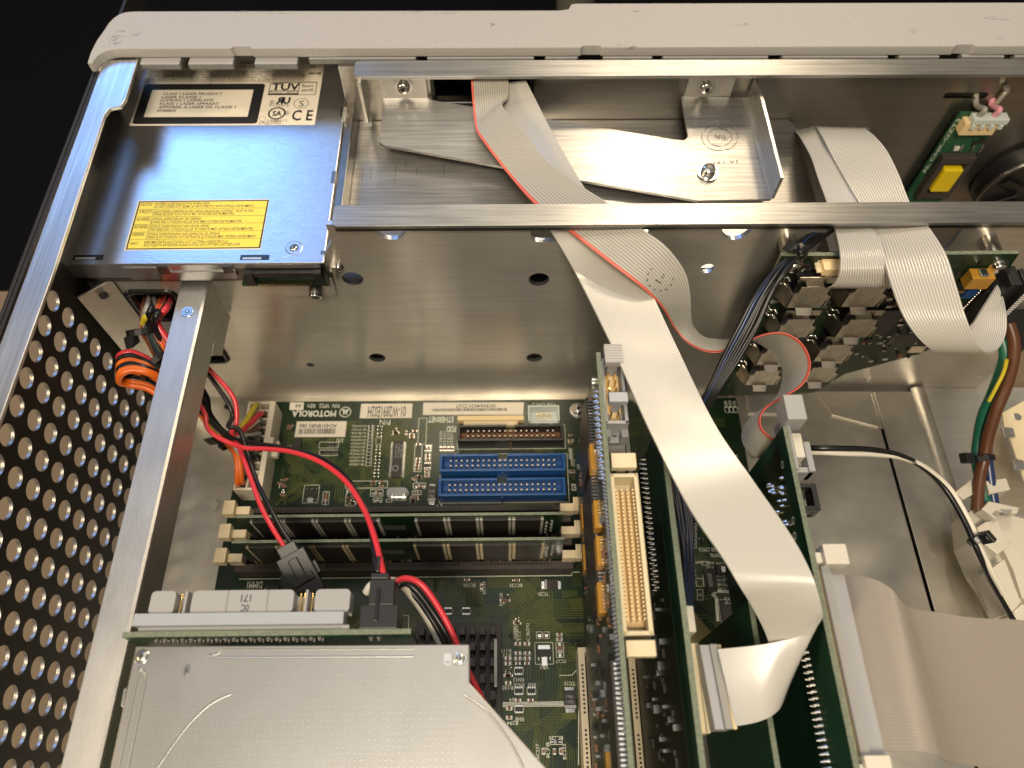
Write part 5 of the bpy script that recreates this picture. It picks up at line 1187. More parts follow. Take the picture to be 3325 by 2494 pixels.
def ivt(b):
    x0, x1 = I(3118, 369).x + 3, I(3259, 372).x - 1; za, zb = I(3060, 500).z, I(3010, 600).z
    b.box(x0, x1, YI - 4, YI, za - 3, za + 1, 'ferrite'); b.box(x0, x0 + 3, YI - 4, YI, zb - 2, za - 3, 'ferrite'); b.box(x1 - 3, x1, YI - 4, YI, zb - 2, za - 3, 'ferrite'); b.box(x0, x1, YI - 4, YI, zb - 6, zb - 2, 'ferrite')
part('transformer_core', iv, ivt, .3)
part('yellow_tape_winding', iv, lambda b: b.box(I(3118, 369).x + 6.3, I(3259, 372).x - 4.5, YI - 6, YI - .2, I(3010, 592).z - 1, I(3060, 520).z - 1, 'tape_yellow'), .8)
def ivc(b):
    p = I(3180, 405, 3); x0, x1 = I(3135, 400, 3).x, I(3245, 400, 3).x; z0 = I(3180, 430, 3).z; z1 = I(3180, 392, 3).z
    b.box(x0 - 1, x1 - 1, YI - 5, YI, z0, z1, 'cream'); b.box(x0 + 1, x1 + 1.5, YI - 6, YI - 1, z1 + .1, z1 + 3, 'usb_white')
    for i in range(4): x = x0 + 2.4 + i * (x1 - x0 - 3) / 3; b.box(x - .9, x + .9, YI - 6.4, YI - 1, z1 - 2.4, z1 + .05, 'usb_white')
part('plug', iv, ivc, .25)
for m_, px in (('wire_grey', 3178), ('wire_pink', 3226)):
    b = MB(); a = I(px, 376, 3); t0 = P(px + 2, 318, y=YB - 1); b.tube([a, (a.x + .5, YI - 3.5, a.z + 4), (t0.x, YB - 2, t0.z - 3), (t0.x + (3 if m_ == 'wire_pink' else 0), YB + 4, t0.z + .5)], 1.25, m_); b.build('lead', iv)
fan = thing('cooling_fan', 'dark round fan at the right edge behind the middle rail', 'fan', (232, 60, 60))
def fanb(b):
    c = P(3325, 590, y=88); 
    b.cyl((c.x + 6, 99, c.z - 8), (c.x + 6, 88, c.z - 8), 22, m='black_plastic', n=40)
    for i in range(7): a = i * .9; b.obox((c.x + 6 + 12 * math.cos(a), 87, c.z - 8 + 12 * math.sin(a)), (7 * math.cos(a), 0, 7 * math.sin(a)), (-3.4 * math.sin(a), 1.4, 3.4 * math.cos(a)), (0, .3, 0), 'black_plastic')
part('fan_body', fan, fanb, .3)
def fanrim(b):
    c = P(3325, 590, y=88); b.tube([(c.x + 6 + 23.5 * math.cos(t * .2), 87.5, c.z - 8 + 23.5 * math.sin(t * .2)) for t in range(0, 33)], 1.3, 'dark_steel', 8, 2)
part('fan_rim', fan, fanrim)
def hoop(b):        # raised rib and cut-out right of the inverter board
    p0, p1 = I(3290, 310, 2), I(3160, 650, 2); b.tube([(p0.x - 2, YB - 2, p0.z + .5), (p0.x, YB - 2, p0.z - 2), (p0.x - 1, YB - 2, p0.z - 10), (p0.x - 3.5, YB - 2, 40), (p0.x - 3.5, YB - 2, 20)], 1.2, 'wall_steel')
part('pressed_rib', case, hoop)

# ================================================================ LOWER LEFT OPTICAL DRIVE
ZO = 98.0
od = thing('optical_drive', 'wide slim silver optical drive cover with a cut corner at lower left', 'optical drive', (-60, -160, 86))
O = lambda px, py, z=ZO: P(px, py, z=z)
def odtop(b):
    pts = [O(440, 2098), O(1526, 2092), O(1527, 2218), O(1775, 2494), O(1850, 2580), O(330, 2620)]
    b.prism([tuple(p) for p in pts][::-1], (0, 0, -1.0), 'drive_cover')
part('top_cover', od, odtop, .5)
def odb(b):
    pts = [O(444, 2104), O(1500, 2100), O(1500, 2225), O(1745, 2494), O(1820, 2580), O(336, 2620)]
    b.prism([(p.x, p.y, ZO - 11) for p in pts], (0, 0, 9.8), 'dark_steel')
part('drive_body', od, odb)
def emb(b):       # pressed ridges, slot, screws and the fine grid of dimples
    z = ZO
    def ridge_(pts, r=.55): b.tube([(p.x, p.y, z - r * .45) for p in pts], r, 'drive_cover', 8, 6)
    ridge_([O(1715, 2112 + 0) if False else O(718, 2112), O(712, 2122), O(722, 2134), O(1345, 2132)], .4); ridge_([O(720, 2110), O(1345, 2108)], .3)
    ridge_([O(385, 2494), O(448, 2190), O(462, 2182), O(472, 2192), O(462, 2260), O(415, 2494)], .45)
    ridge_([O(512, 2494), O(600, 2370), O(680, 2290), O(750, 2254)], .5); ridge_([O(1700, 2494), O(1650, 2400), O(1580, 2310), O(1502, 2252)], .45); ridge_([O(1590, 2310), O(1545, 2278), O(1505, 2258)], .35)
    p, q = O(593, 2196), O(620, 2156); b.prism([(x, y, z + .02) for x, y in rrect(p.x, q.x, p.y, q.y, 1.1)], (0, 0, .12), 'chrome'); b.prism([(x, y, z + .14) for x, y in rrect(p.x + .5, q.x - .5, p.y + .6, q.y - 1, .6)], (0, 0, .06), 'dark_steel')
    for px, py in ((460, 2131), (1494, 2139)): c = O(px, py); b.cyl((c.x, c.y, z), (c.x, c.y, z + .1), 2.1, 1.9, m='chrome', n=24); b.dome((c.x, c.y, z + .1), 1.5, .3, m='tin'); b.box(c.x - .7, c.x + .7, c.y - .15, c.y + .15, z + .38, z + .45, 'black_rubber'); b.box(c.x - .15, c.x + .15, c.y - .7, c.y + .7, z + .37, z + .44, 'black_rubber')
    p, q = O(1441, 2160), O(1466, 2122); b.prism([(x, y, z + .01) for x, y in rrect(p.x, q.x, p.y, q.y, .6)], (0, 0, .15), 'chrome'); b.box(p.x + .5, q.x - .5, p.y + .4, p.y + 1.2, z + .16, z + .2, 'grey_blue')
part('pressed_details', od, emb)
def dim(b):
    p0 = O(520, 2150)
    for i in range(60):
        for j in range(26):
            x, y = -108 + i * 1.75, -140 - j * 1.75
            if (x + 16) > -(y + 146) * .78 + 0 and y < -144 and x > -16: continue
            if x > -17: continue
            if (i * 7 + j * 13) % 4 == 0 and j < 6: continue
            b.add([(x - .2, y - .2, ZO + .01), (x + .2, y - .2, ZO + .01), (x + .2, y + .2, ZO + .01), (x - .2, y + .2, ZO + .01), (x, y, ZO + .035)], [(0, 1, 4), (1, 2, 4), (2, 3, 4), (3, 0, 4)], 'drive_cover')
o = part('dimple_grid', od, dim); o['kind'] = 'stuff'
part('side_clip', od, lambda b: b.prism([tuple(O(x, y)) for x, y in ((392, 2292), (402, 2236), (412, 2230), (400, 2300))], (0, 0, -5), 'drive_cover'), .2)
# adapter board with its sockets
ad = thing('adapter_board', 'narrow green adapter board standing behind the lower left drive', 'circuit board', (-76, -130, 88))
ya = -131.0
def adb(b):
    zt = 101.5; a, c = P(400, 2052, z=zt), P(1335, 2050, z=zt); y = a.y
    b.box(a.x, c.x, y - 1.6, y, 80, zt, 'pcb_mid', 'pcb_mid'); b.box(a.x, c.x, y - 1.58, y - .02, zt, zt + .1, 'pcb_edge')
    xs = P(512, 2080, z=98).x; xe = P(1040, 2080, z=98).x
    for i in range(20):
        x = xs + (xe - xs) * i / 19
        for dz in (0, 1.9): b.cyl((x + (.5 if dz else 0), y - 1.6, 98.8 - dz), (x + (.5 if dz else 0), y - 2.7, 98.6 - dz), .85, .35, 8, 'solder')
    for i in range(2): x = P(1205 + i * 26, 2080, z=98).x; b.cyl((x, y - 1.6, 98.6), (x, y - 2.8, 98.2), .9, .4, 8, 'solder')
    for px in (1170, 1270): q = P(px, 2072, z=98); b.prism([(q.x - 2, y - 1.65, 98.5), (q.x, y - 1.65, 99.4), (q.x + 2, y - 1.65, 98.5), (q.x, y - 1.65, 97.6)], (0, -.1, 0), 'black_rubber')
part('board', ad, adb)
AY = P(400, 2052, z=101.5).y
def adh(b):
    x0, x1 = P(446, 2020, z=102).x, P(1110, 2020, z=102).x; y0 = AY + .1
    b.box(x0, x1 + 2, y0, y0 + 1.4, 94, 100.5, 'grey_light'); y2 = y0 + 5.5; b.prism([(x0 - 1.4, y0 + 1.45, 102.3), (x1 + .4, y0 + 1.45, 102.3), (x1 + .4, y0 + 5, 102.3), (x0 - 1.2, y0 + 5, 102.3)], (0, 0, -7), 'grey_blue')
    zt = 101; segs = ((x0 + 2, x0 + 9.5), (x0 + 14.5, x1 - 15.5), (x1 - 9, x1 + 1.6))
    for a, c in segs: b.prism([(x, y, zt) for x, y in rrect(a, c, y0 + 5.1, y0 + 12, 1.4)], (0, 0, -6), 'grey_light')
    b.box(x0 + 2, x1 + 1.5, y0 + 5.1, y0 + 11, 94.8, 96, 'grey_plastic')
    for i in range(1, 5): x = x0 + (x1 - x0) * i / 5 + .6; b.box(x - .35, x + .35, y0 + 5.05, y0 + 11.8, zt - 5.5, zt + .35, 'grey_light')
    for i in range(4): x = x0 + 10.4 + i * 1.1; b.cyl((x, y0 + 5, 98.5), (x, y0 + 11.5, 98.5), .32, m='chrome' if i % 2 else 'gold', n=8); x = x1 - 14 + i * 1.2; b.cyl((x, y0 + 5, 98.5), (x, y0 + 11.5, 98.5), .32, m='gold', n=8)
    xm = x0 + 29; b.text('171', (xm + 3.4, y0 + 10.6, zt + .02), (xm + .4, y0 + 10.6, zt + .02), 2.2, (0, -1, 0), 'ink', .03, .01); b.text('0C', (xm + 3.2, y0 + 7.6, zt + .02), (xm + .8, y0 + 7.6, zt + .02), 2.0, (0, -1, 0), 'ink', .03, .01)
part('grey_drive_socket', ad, adh, .35)
def adp(b):
    x0, x1 = P(1162, 2030, z=103).x, P(1288, 2030, z=103).x; y0 = AY + .1
    b.box(x0, x1, y0, y0 + 7, 90, 101.5, 'black_plastic'); b.box(x0 + 2.2, x1 - 1.6, y0 + 7.01, y0 + 15, 91, 101, 'black_plastic'); b.box(x0 + 4.6, x0 + 5.6, y0 + 2, y0 + 12, 101.5, 102.1, 'black_rubber')
    b.box(x0 - 5.5, x0 - 4, y0, y0 + 1.4, 96, 99, 'gold'); b.box(x0 - 9, x0 - 7, y0, y0 + 2, 96, 99.5, 'wire_yellow')
part('black_power_socket', ad, adp, .4)

# ================================================================ CABLES
def W(px, py, z, y=None): return P(px, py, z=z) if y is None else P(px, py, y=y)
def wire(name, pts, r, m, parent=None, sub=8): b = MB(); b.tube([W(*p) for p in pts], r, m, 12, sub); return b.build(name, parent)
def tie(name, parent, c, axis, r, head):       # cable tie ring and its square head
    b = MB(); c = Vector(c); d = Vector(axis).normalized(); u = d.orthogonal().normalized(); v = d.cross(u)
    ring = [c + (u * math.cos(t * math.pi / 8) + v * math.sin(t * math.pi / 8)) * r for t in range(17)]
    for p, q in zip(ring, ring[1:]):
        m_ = (p + q) / 2; b.obox(m_, (q - p) * .55, d * 1.3, (m_ - c).normalized() * .35, 'black_rubber')
    h = Vector(head); hu = (h - c).normalized(); b.obox(h, hu * 2.2, d * 2.2, hu.cross(d).normalized() * 2.0, 'black_plastic'); b.obox(h + Vector((0, 0, .2)), hu * 1.0, d * 1.0, hu.cross(d).normalized() * 2.1, 'black_rubber')
    return b.build(name, parent, .2)

f1 = thing('power_lead', 'twisted red and black lead ending in a loose black plug above the memory', 'cable', (-85, -60, 40))
wire('red_wire', [(640, 1155, 62), (684, 1205, 60), (735, 1258, 58), (762, 1300, 55), (769, 1345, 52), (766, 1382, 50), (752, 1405, 50), (775, 1450, 53), (806, 1530, 56), (846, 1640, 58), (885, 1715, 58), (925, 1778, 56)], 0.96, 'wire_red', f1)
wire('black_wire', [(640, 1180, 60), (680, 1222, 58), (715, 1270, 56), (742, 1312, 54), (755, 1352, 52), (742, 1385, 54), (776, 1395, 54), (800, 1460, 54), (832, 1560, 54), (872, 1640, 56), (912, 1715, 56), (948, 1768, 55)], 0.96, 'wire_black', f1)
def plug1(b):
    a, c = W(938, 1790, 55), W(1010, 1925, 49); d = (c - a).normalized(); s_ = Vector((d.y, -d.x, 0)).normalized(); n = Vector((0, 0, 1)); m_ = lambda t: a.lerp(c, t)
    b.obox(m_(.12), d * 4.0, s_ * 3.6, n * 2.6, 'black_plastic'); b.obox(m_(.62), d * 8.6, s_ * 5.6, n * 3.6, 'black_plastic'); b.obox(m_(.55) + n * 3.6, d * 5, s_ * 1.8, n * .9, 'black_plastic'); b.obox(m_(.75) + n * 3.4, d * 1.6, s_ * 4.2, n * 1.0, 'black_plastic')
    b.obox(m_(.6) + s_ * 6.2, d * 3.6, s_ * .9, n * 1.6, 'black_plastic'); b.obox(m_(.6) - s_ * 6.2, d * 2.6, s_ * .9, n * 1.6, 'black_plastic'); b.obox(m_(.95) + n * 3.5 + s_ * 2.5, d * .9, s_ * .9, n * .7, 'black_rubber')
part('plug', f1, plug1, .35)
f2 = thing('power_lead', 'red and black lead arching to the black power socket on the adapter board', 'cable', (-80, -60, 60))
wire('red_wire', [(640, 1300, 56), (666, 1345, 56), (672, 1385, 56), (700, 1415, 56), (750, 1440, 56), (800, 1455, 58), (870, 1458, 60), (950, 1468, 64), (1040, 1500, 70), (1120, 1560, 78), (1180, 1650, 86), (1218, 1750, 94), (1246, 1868, 100)], 0.96, 'wire_red', f2)
wire('black_wire', [(640, 1325, 50), (700, 1385, 50), (760, 1425, 52), (830, 1440, 56), (940, 1458, 62), (1040, 1488, 67), (1120, 1545, 75), (1172, 1630, 83), (1205, 1720, 90), (1222, 1860, 98)], 0.96, 'wire_black', f2)
def plug2(b):
    a = W(1218, 1905, 101); y0 = AY + 15; x0, x1 = W(1204, 1880, 101).x, W(1262, 1880, 101).x
    b.box(x0, x1, y0 + .05, W(1230, 1862, 101).y, 95, 101.5, 'black_plastic'); b.box(x0 + 1.5, x0 + 2.6, y0 + 2, y0 + 7, 101.5, 102, 'black_rubber')
part('plug', f2, plug2, .35)
f3 = thing('drive_power_lead', 'red, black and ivory leads curving from the black socket under the drive', 'cable', (-30, -130, 70))
wire('red_wire', [(1262, 1945, 92), (1280, 1895, 92), (1320, 1878, 90), (1370, 1900, 88), (1425, 1975, 86), (1470, 2060, 84), (1510, 2160, 82), (1570, 2280, 80)], 1.0, 'wire_red', f3)
wire('black_wire', [(1275, 1935, 88), (1305, 1895, 86), (1350, 1915, 84), (1410, 1995, 82), (1455, 2070, 80), (1500, 2180, 78)], 1.0, 'wire_black', f3)
wire('black_wire', [(1270, 1945, 86), (1300, 1900, 84), (1335, 1920, 80), (1395, 2000, 78), (1440, 2080, 76), (1480, 2180, 74)], 1.0, 'wire_black', f3)
wire('ivory_wire', [(1188, 1925, 84), (1215, 1895, 86), (1290, 1890, 84), (1345, 1945, 78), (1395, 2020, 76), (1430, 2090, 74), (1470, 2180, 72)], 1.3, 'wire_white', f3)

hn = thing('wire_harness', 'thick tied bundle of coloured wires from the wall opening to the power socket', 'wire bundle', (-150, 0, 60))
bund = [('wire_black', 0, 0), ('wire_brown', 1, 1), ('wire_steelblue', -1, 1), ('wire_orange', 2, 0), ('wire_black', -1, -1), ('wire_green', 1, -1), ('wire_orange', 0, 2), ('wire_red', 2, 2), ('wire_black', 3, 1)]
mid = [(505, 950, 0, YW + 22), (500, 978, 0, YW + 3), (492, 1010, 85), (480, 1048, 80), (500, 1090, 75), (540, 1150, 66), (590, 1210, 56), (640, 1280, 44), (670, 1340, 36), (710, 1395, 30), (750, 1428, 26)]
ends = [(1500), (1345), (1320), (1690), (1440), (1420), (1690), (1368), (1480)]
zs = 15
cells = [(835, 1318, 'wire_yellow'), (850, 1345, 'wire_red'), (838, 1368, 'wire_white'), (842, 1390, 'wire_brown'), (840, 1408, 'wire_grey'), (838, 1428, 'wire_black'), (835, 1447, 'wire_black'), (830, 1468, 'wire_green'), (832, 1490, 'wire_black'), (815, 1512, 'wire_black'), (790, 1560, 'wire_orange'), (778, 1566, 'wire_orange'), (800, 1530, 'wire_grey')]
r = random.Random(21)
for i, (cx, cy, m_) in enumerate(cells):
    ox, oy, oz = r.uniform(-22, 22), r.uniform(-14, 14), r.uniform(-5, 5)
    pts = [(x + ox * (.9 if k < 5 else (1.3 if k < 8 else .5)), y + oy * (.9 if k < 8 else .5), z + oz * .8) + tuple(yy) for k, (x, y, z, *yy) in enumerate(mid)]
    if m_ == 'wire_orange': pts = [(p_[0], p_[1] + (12 if len(p_) == 3 else 0), p_[2] - 3) + tuple(p_[3:]) for p_ in pts]
    pts += [((752 + cx) / 2 + 4, (1425 + cy) / 2 - 2, 24), (cx - 6, cy, 18), (cx + (4 if i < 10 else 0), cy + (0 if i < 10 else 6), 8)]
    wire(m_.replace('wire_', '') + '_wire', pts, 1.3, m_, hn)
for i, (m_, dx) in enumerate((('wire_steelblue', 0), ('wire_green', 14), ('wire_brown', -14), ('wire_black', 26), ('wire_orange', 40), ('wire_red', 54), ('wire_black', 66), ('wire_black', -6), ('wire_red', 76), ('wire_steelblue', 8), ('wire_orange', 60), ('wire_brown', 20))):
    wire(m_.replace('wire_', '') + '_wire', [(486 + dx * .9, 950, 0, YW + 22), (486 + dx * .9, 972, 0, YW + 4), (480 + dx * .8, 1000, 85), (472 + dx * .5, 1040, 82), (488 + dx * .6, 1090, 78), (520 + dx * .8, 1150, 72), (580 + dx * .6, 1210, 62)], 1.4, m_, hn)
for i, (m_, dy) in enumerate((('wire_orange', 30), ('wire_orange', 62), ('wire_black', 14), ('wire_black', 45), ('wire_red', 0), ('wire_black', 24), ('wire_orange', 72), ('wire_orange', 38), ('wire_black', 52))):
    wire(m_.replace('wire_', '') + '_wire', [(590, 1255 + dy * .4, 56), (530, 1200 + dy * .5, 66), (480, 1168 + dy * .6, 72), (430, 1145 + dy * .8, 74), (395, 1150 + dy * .9, 74), (388, 1168 + dy, 70), (420, 1178 + dy, 66), (480, 1190 + dy, 64), (540, 1230 + dy, 60), (590, 1290 + dy * .6, 54)], 1.35, m_, hn)
tie('cable_tie', hn, W(465, 1075, 80), (.1, -.5, -.4), 6.0, W(428, 1105, 82)); tie('cable_tie', hn, W(515, 1160, 69), (.5, -.4, -.5), 6.5, W(560, 1130, 74)); tie('cable_tie', hn, W(745, 1425, 26), (.7, -.5, -.2), 5.6, W(692, 1432, 24))
tie('cable_tie', hn, W(500, 1195, 66), (.5, -.4, -.5), 6.5, W(470, 1225, 62))

# ---- ribbon cables
# grey cable with a red edge
pr = [((1530, 262, 114), (1650, 250, 115)), ((1532, 300, 111.5), (1652, 285, 113)), ((1540, 385, 109), (1648, 318, 112.5)), ((1549, 428, 109), (1632, 345, 113.5)), ((1580, 475, 109), (1690, 415, 113)), ((1655, 572, 107), (1800, 545, 110)), ((1735, 662, 109), (1965, 655, 111)),
      ((1800, 712, 114), (2020, 700, 115)), ((1862, 762, 115.6), (2085, 745, 117)), ((1985, 858, 113), (2162, 800, 115)), ((2085, 935, 108.5), (2222, 880, 109)), ((2150, 1000, 100), (2240, 955, 102)), ((2190, 1065, 90), (2243, 1020, 94)), ((2232, 1112, 87), (2252, 1062, 87)), ((2290, 1140, 86), (2290, 1097, 80)),
      ((2350, 1140, 87), (2350, 1103, 76)), ((2420, 1112, 90), (2415, 1100, 75)), ((2485, 1086, 93), (2450, 1108, 76)), ((2545, 1082, 94), (2482, 1125, 77)), ((2592, 1105, 94), (2520, 1152, 77)), ((2622, 1145, 94), (2542, 1195, 77)), ((2630, 1195, 93), (2540, 1240, 76)), ((2605, 1248, 92), (2525, 1285, 76)), ((2545, 1288, 91), (2490, 1322, 75)),
      ((2492, 1320, 90), (2440, 1358, 74)), ((2468, 1358, 89), (2412, 1402, 73)), ((2478, 1398, 88), (2418, 1448, 73)), ((2522, 1432, 88), (2465, 1488, 73))]
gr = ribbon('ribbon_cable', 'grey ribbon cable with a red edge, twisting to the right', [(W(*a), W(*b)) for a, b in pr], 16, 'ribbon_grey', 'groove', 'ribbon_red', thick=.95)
def ring_mark(b):
    def g(px, py): t = ((px - 2073) * .716 + (py - 829) * .698) / 112; return P(px, py, z=114 - 5.25 * t + .95)
    for k in range(26):
        if k % 2: continue
        a0 = 2 * math.pi * k / 26; a1 = a0 + .17
        b.quad(g(2144 + 43 * math.cos(a0), 903 + 43 * math.sin(a0)), g(2144 + 43 * math.cos(a1), 903 + 43 * math.sin(a1)), g(2144 + 40.5 * math.cos(a1), 903 + 40.5 * math.sin(a1)), g(2144 + 40.5 * math.cos(a0), 903 + 40.5 * math.sin(a0)), 'ink')
    for dx, dy in ((-14, 4), (-8, 8), (-2, 12), (6, -6), (10, -14)): b.quad(g(2144 + dx, 903 + dy), g(2149 + dx, 906 + dy), g(2147 + dx, 909 + dy), g(2142 + dx, 906 + dy), 'ink')
part('printed_mark', gr, ring_mark)['kind'] = 'stuff'
# wide white cable
pr = [((1580, 280, 110), (1708, 262, 113)), ((1600, 350, 106), (1745, 335, 110)), ((1640, 470, 103), (1820, 480, 108)), ((1735, 662, 106), (1930, 662, 108)), ((1762, 705, 110), (1965, 702, 110.5)), ((1790, 752, 111.5), (2000, 745, 111.5)), ((1870, 890, 105), (2085, 890, 104)), ((1980, 1110, 107), (2198, 1130, 107)), ((2105, 1390, 112), (2318, 1375, 113)), ((2232, 1640, 115), (2445, 1562, 116)), ((2345, 1810, 115), (2568, 1740, 117)),
      ((2400, 1902, 113), (2632, 1858, 117)), ((2440, 1965, 108), (2656, 1925, 115)), ((2488, 2060, 100), (2669, 1978, 112)), ((2515, 2160, 94), (2671, 2002, 109)), ((2545, 2238, 92), (2652, 2030, 106)),
      ((2534, 2292, 93), (2592, 2064, 103)), ((2500, 2326, 94), (2520, 2084, 101)), ((2450, 2346, 94), (2440, 2097, 99)), ((2388, 2358, 94), (2330, 2108, 97))]
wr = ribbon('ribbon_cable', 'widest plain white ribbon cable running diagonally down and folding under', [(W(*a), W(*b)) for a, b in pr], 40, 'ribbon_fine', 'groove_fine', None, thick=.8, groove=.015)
def idc(b):
    a0, a1 = W(2338, 2100, 95), W(2392, 2362, 91); a = W(2318, 2098, 94); y0, y1 = W(2360, 2375, 93).y, W(2310, 2092, 94).y; x = W(2322, 2200, 93).x
    d = (W(2350, 2370, 93) - W(2298, 2095, 93)); c = (W(2350, 2370, 93) + W(2298, 2095, 93)) / 2
    b.obox(c + Vector((-.3, 0, -3)), d * .5, Vector((2.5, 0, 0)), (0, 0, 4), 'grey_plastic'); b.obox(c + Vector((1.2, 0, 1.2)), d * .5, Vector((1.2, 0, 0)), (0, 0, 1.2), 'wire_grey')
    c2 = c + Vector((3.2, 0, .5)); b.obox(c2, d * .5, Vector((.6, 0, 0)), (0, 0, .8), 'cream')
wr['_w'] = (0, 0, 0); o = part('grey_plug', wr, idc, .3)
# pair of striped pale cables to the display board
g = 'striped pale cables over the display driver board'
pr = [((2595, 440, 60), (2640, 432, 62)), ((2590, 428, 78), (2640, 420, 80)), ((2583, 427, 90), (2650, 412, 92)), ((2600, 450, 98), (2680, 440, 102)), ((2632, 508, 104), (2715, 510, 108)), ((2655, 575, 108), (2752, 580, 111)), ((2684, 655, 110), (2786, 655, 112)), ((2700, 712, 111), (2812, 705, 113)), ((2716, 765, 117), (2846, 765, 118)), ((2727, 820, 120), (2868, 820, 120)), ((2728, 870, 119), (2885, 870, 119)), ((2718, 908, 115), (2892, 905, 115)), ((2702, 928, 111), (2893, 928, 111)), ((2690, 934, 106), (2892, 934, 106))]
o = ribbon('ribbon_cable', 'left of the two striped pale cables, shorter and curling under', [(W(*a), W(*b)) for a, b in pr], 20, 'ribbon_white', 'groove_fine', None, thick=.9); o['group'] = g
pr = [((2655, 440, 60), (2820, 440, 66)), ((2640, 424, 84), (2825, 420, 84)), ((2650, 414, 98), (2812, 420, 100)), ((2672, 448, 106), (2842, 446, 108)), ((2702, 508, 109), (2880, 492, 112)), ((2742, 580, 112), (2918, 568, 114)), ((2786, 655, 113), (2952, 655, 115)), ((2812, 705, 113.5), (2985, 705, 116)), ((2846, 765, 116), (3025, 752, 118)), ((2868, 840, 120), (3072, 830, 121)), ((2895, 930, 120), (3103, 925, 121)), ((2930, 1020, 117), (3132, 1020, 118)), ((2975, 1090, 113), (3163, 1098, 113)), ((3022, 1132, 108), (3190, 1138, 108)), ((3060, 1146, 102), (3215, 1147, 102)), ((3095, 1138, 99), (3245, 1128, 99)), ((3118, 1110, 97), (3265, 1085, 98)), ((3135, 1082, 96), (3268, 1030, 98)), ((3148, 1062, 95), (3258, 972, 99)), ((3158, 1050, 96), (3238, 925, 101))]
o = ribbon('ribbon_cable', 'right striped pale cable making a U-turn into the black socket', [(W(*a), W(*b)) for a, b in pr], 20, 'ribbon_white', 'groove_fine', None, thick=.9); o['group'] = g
# taupe wide cable lower right
pr = [((2722, 1862, 100), (2846, 2440, 100)), ((2760, 1868, 103), (2880, 2440, 102)), ((2800, 1872, 105), (2930, 2438, 104)), ((2850, 1885, 107), (2990, 2440, 106)), ((2895, 1915, 108), (3040, 2452, 106)), ((2925, 1955, 106), (3075, 2472, 104)), ((2960, 1976, 103), (3130, 2484, 101)), ((3040, 1988, 101), (3230, 2494, 98)), ((3160, 2006, 100), (3360, 2510, 96)), ((3290, 2012, 99), (3480, 2520, 95)), ((3420, 2020, 98), (3600, 2530, 95))]
ribbon('ribbon_cable', 'broad taupe ribbon cable rippling at the lower right corner', [(W(*a), W(*b)) for a, b in pr], 50, 'ribbon_taupe', 'ribbon_taupe', None, thick=1.0, groove=.3)
def dots(b):
    pass
# black sensor wires over the display board
bw = thing('black_wire_bundle', 'bundle of thin black wires tied beside the display driver board', 'wire bundle', (90, 0, 90))
r = random.Random(4)
for i in range(7):
    d = (i - 3) * 5.0
    wire('black_wire', [(2760 + d * .3, 690, 108 - i * .3), (2700 + d * .5, 745, 110), (2640 + d, 775 + d * .5, 112), (2588 + d * .6, 822 + d * .4, 113), (2535 + d * .9, 880 + d * .5, 110 + r.uniform(-1, 1)), (2480 + d * 1.6 + r.uniform(-4, 4), 960, 105), (2430 + d * 2 + r.uniform(-4, 4), 1060, 98), (2375 + d * 1.8, 1160, 90), (2320 + d * 1.2, 1260, 82), (2250 + d, 1380, 72), (2200 + d, 1470, 76)], .85, 'wire_black' if i != 1 else 'wire_blue', bw)
tie('cable_tie', bw, W(2590, 818, 113), (.5, .5, 0), 3.4, W(2572, 806, 116))
bb = thing('blue_wire_bundle', 'bundle of dark steel blue wires hanging down beside the tall green card', 'wire bundle', (60, -80, 90))
for i in range(8):
    d = (i - 3.5) * 6
    wire('blue_wire', [(2185 + d * .4, 1470, 70), (2192 + d * .8, 1530, 74), (2205 + d + r.uniform(-5, 5), 1600, 78), (2225 + d + r.uniform(-5, 5), 1700, 82), (2232 + d * .8 + r.uniform(-5, 5), 1800, 86), (2234 + d * .6, 1890, 90), (2236 + d * .3, 1950, 92), (2238 + d * .15, 1985, 92)], .8, 'wire_steelblue' if i % 3 else 'wire_black', bb)
# thin pair across the right floor
tp = thing('thin_wire_pair', 'thin black and white wires curving over the bare floor at right', 'cable', (150, -30, 40))
wire('black_wire', [(2480, 1420, 40), (2560, 1445, 50), (2640, 1455, 60), (2730, 1456, 62), (2830, 1460, 60), (2920, 1478, 56), (3000, 1520, 52), (3070, 1590, 48), (3130, 1690, 46), (3170, 1780, 44), (3220, 1890, 36), (3270, 1980, 28), (3330, 2080, 22)], 1.15, 'wire_black', tp)
wire('white_wire', [(2440, 1480, 40), (2560, 1470, 50), (2650, 1468, 58), (2740, 1472, 60), (2840, 1475, 58), (2930, 1486, 55), (3010, 1522, 52), (3085, 1590, 48), (3145, 1690, 45), (3185, 1780, 43), (3215, 1850, 40), (3260, 1930, 34)], 1.15, 'wire_white', tp)
tie('cable_tie', tp, W(3168, 1752, 45), (.5, -.8, -.1), 2.9, W(3202, 1745, 48))
wt = thing('white_lead', 'short white wire beside the grey header latch', 'cable', (45, -20, 60)); wire('white_wire', [(2020, 1285, 60), (2040, 1288, 60), (2065, 1300, 58), (2090, 1325, 54)], 1.3, 'wire_white', wt)
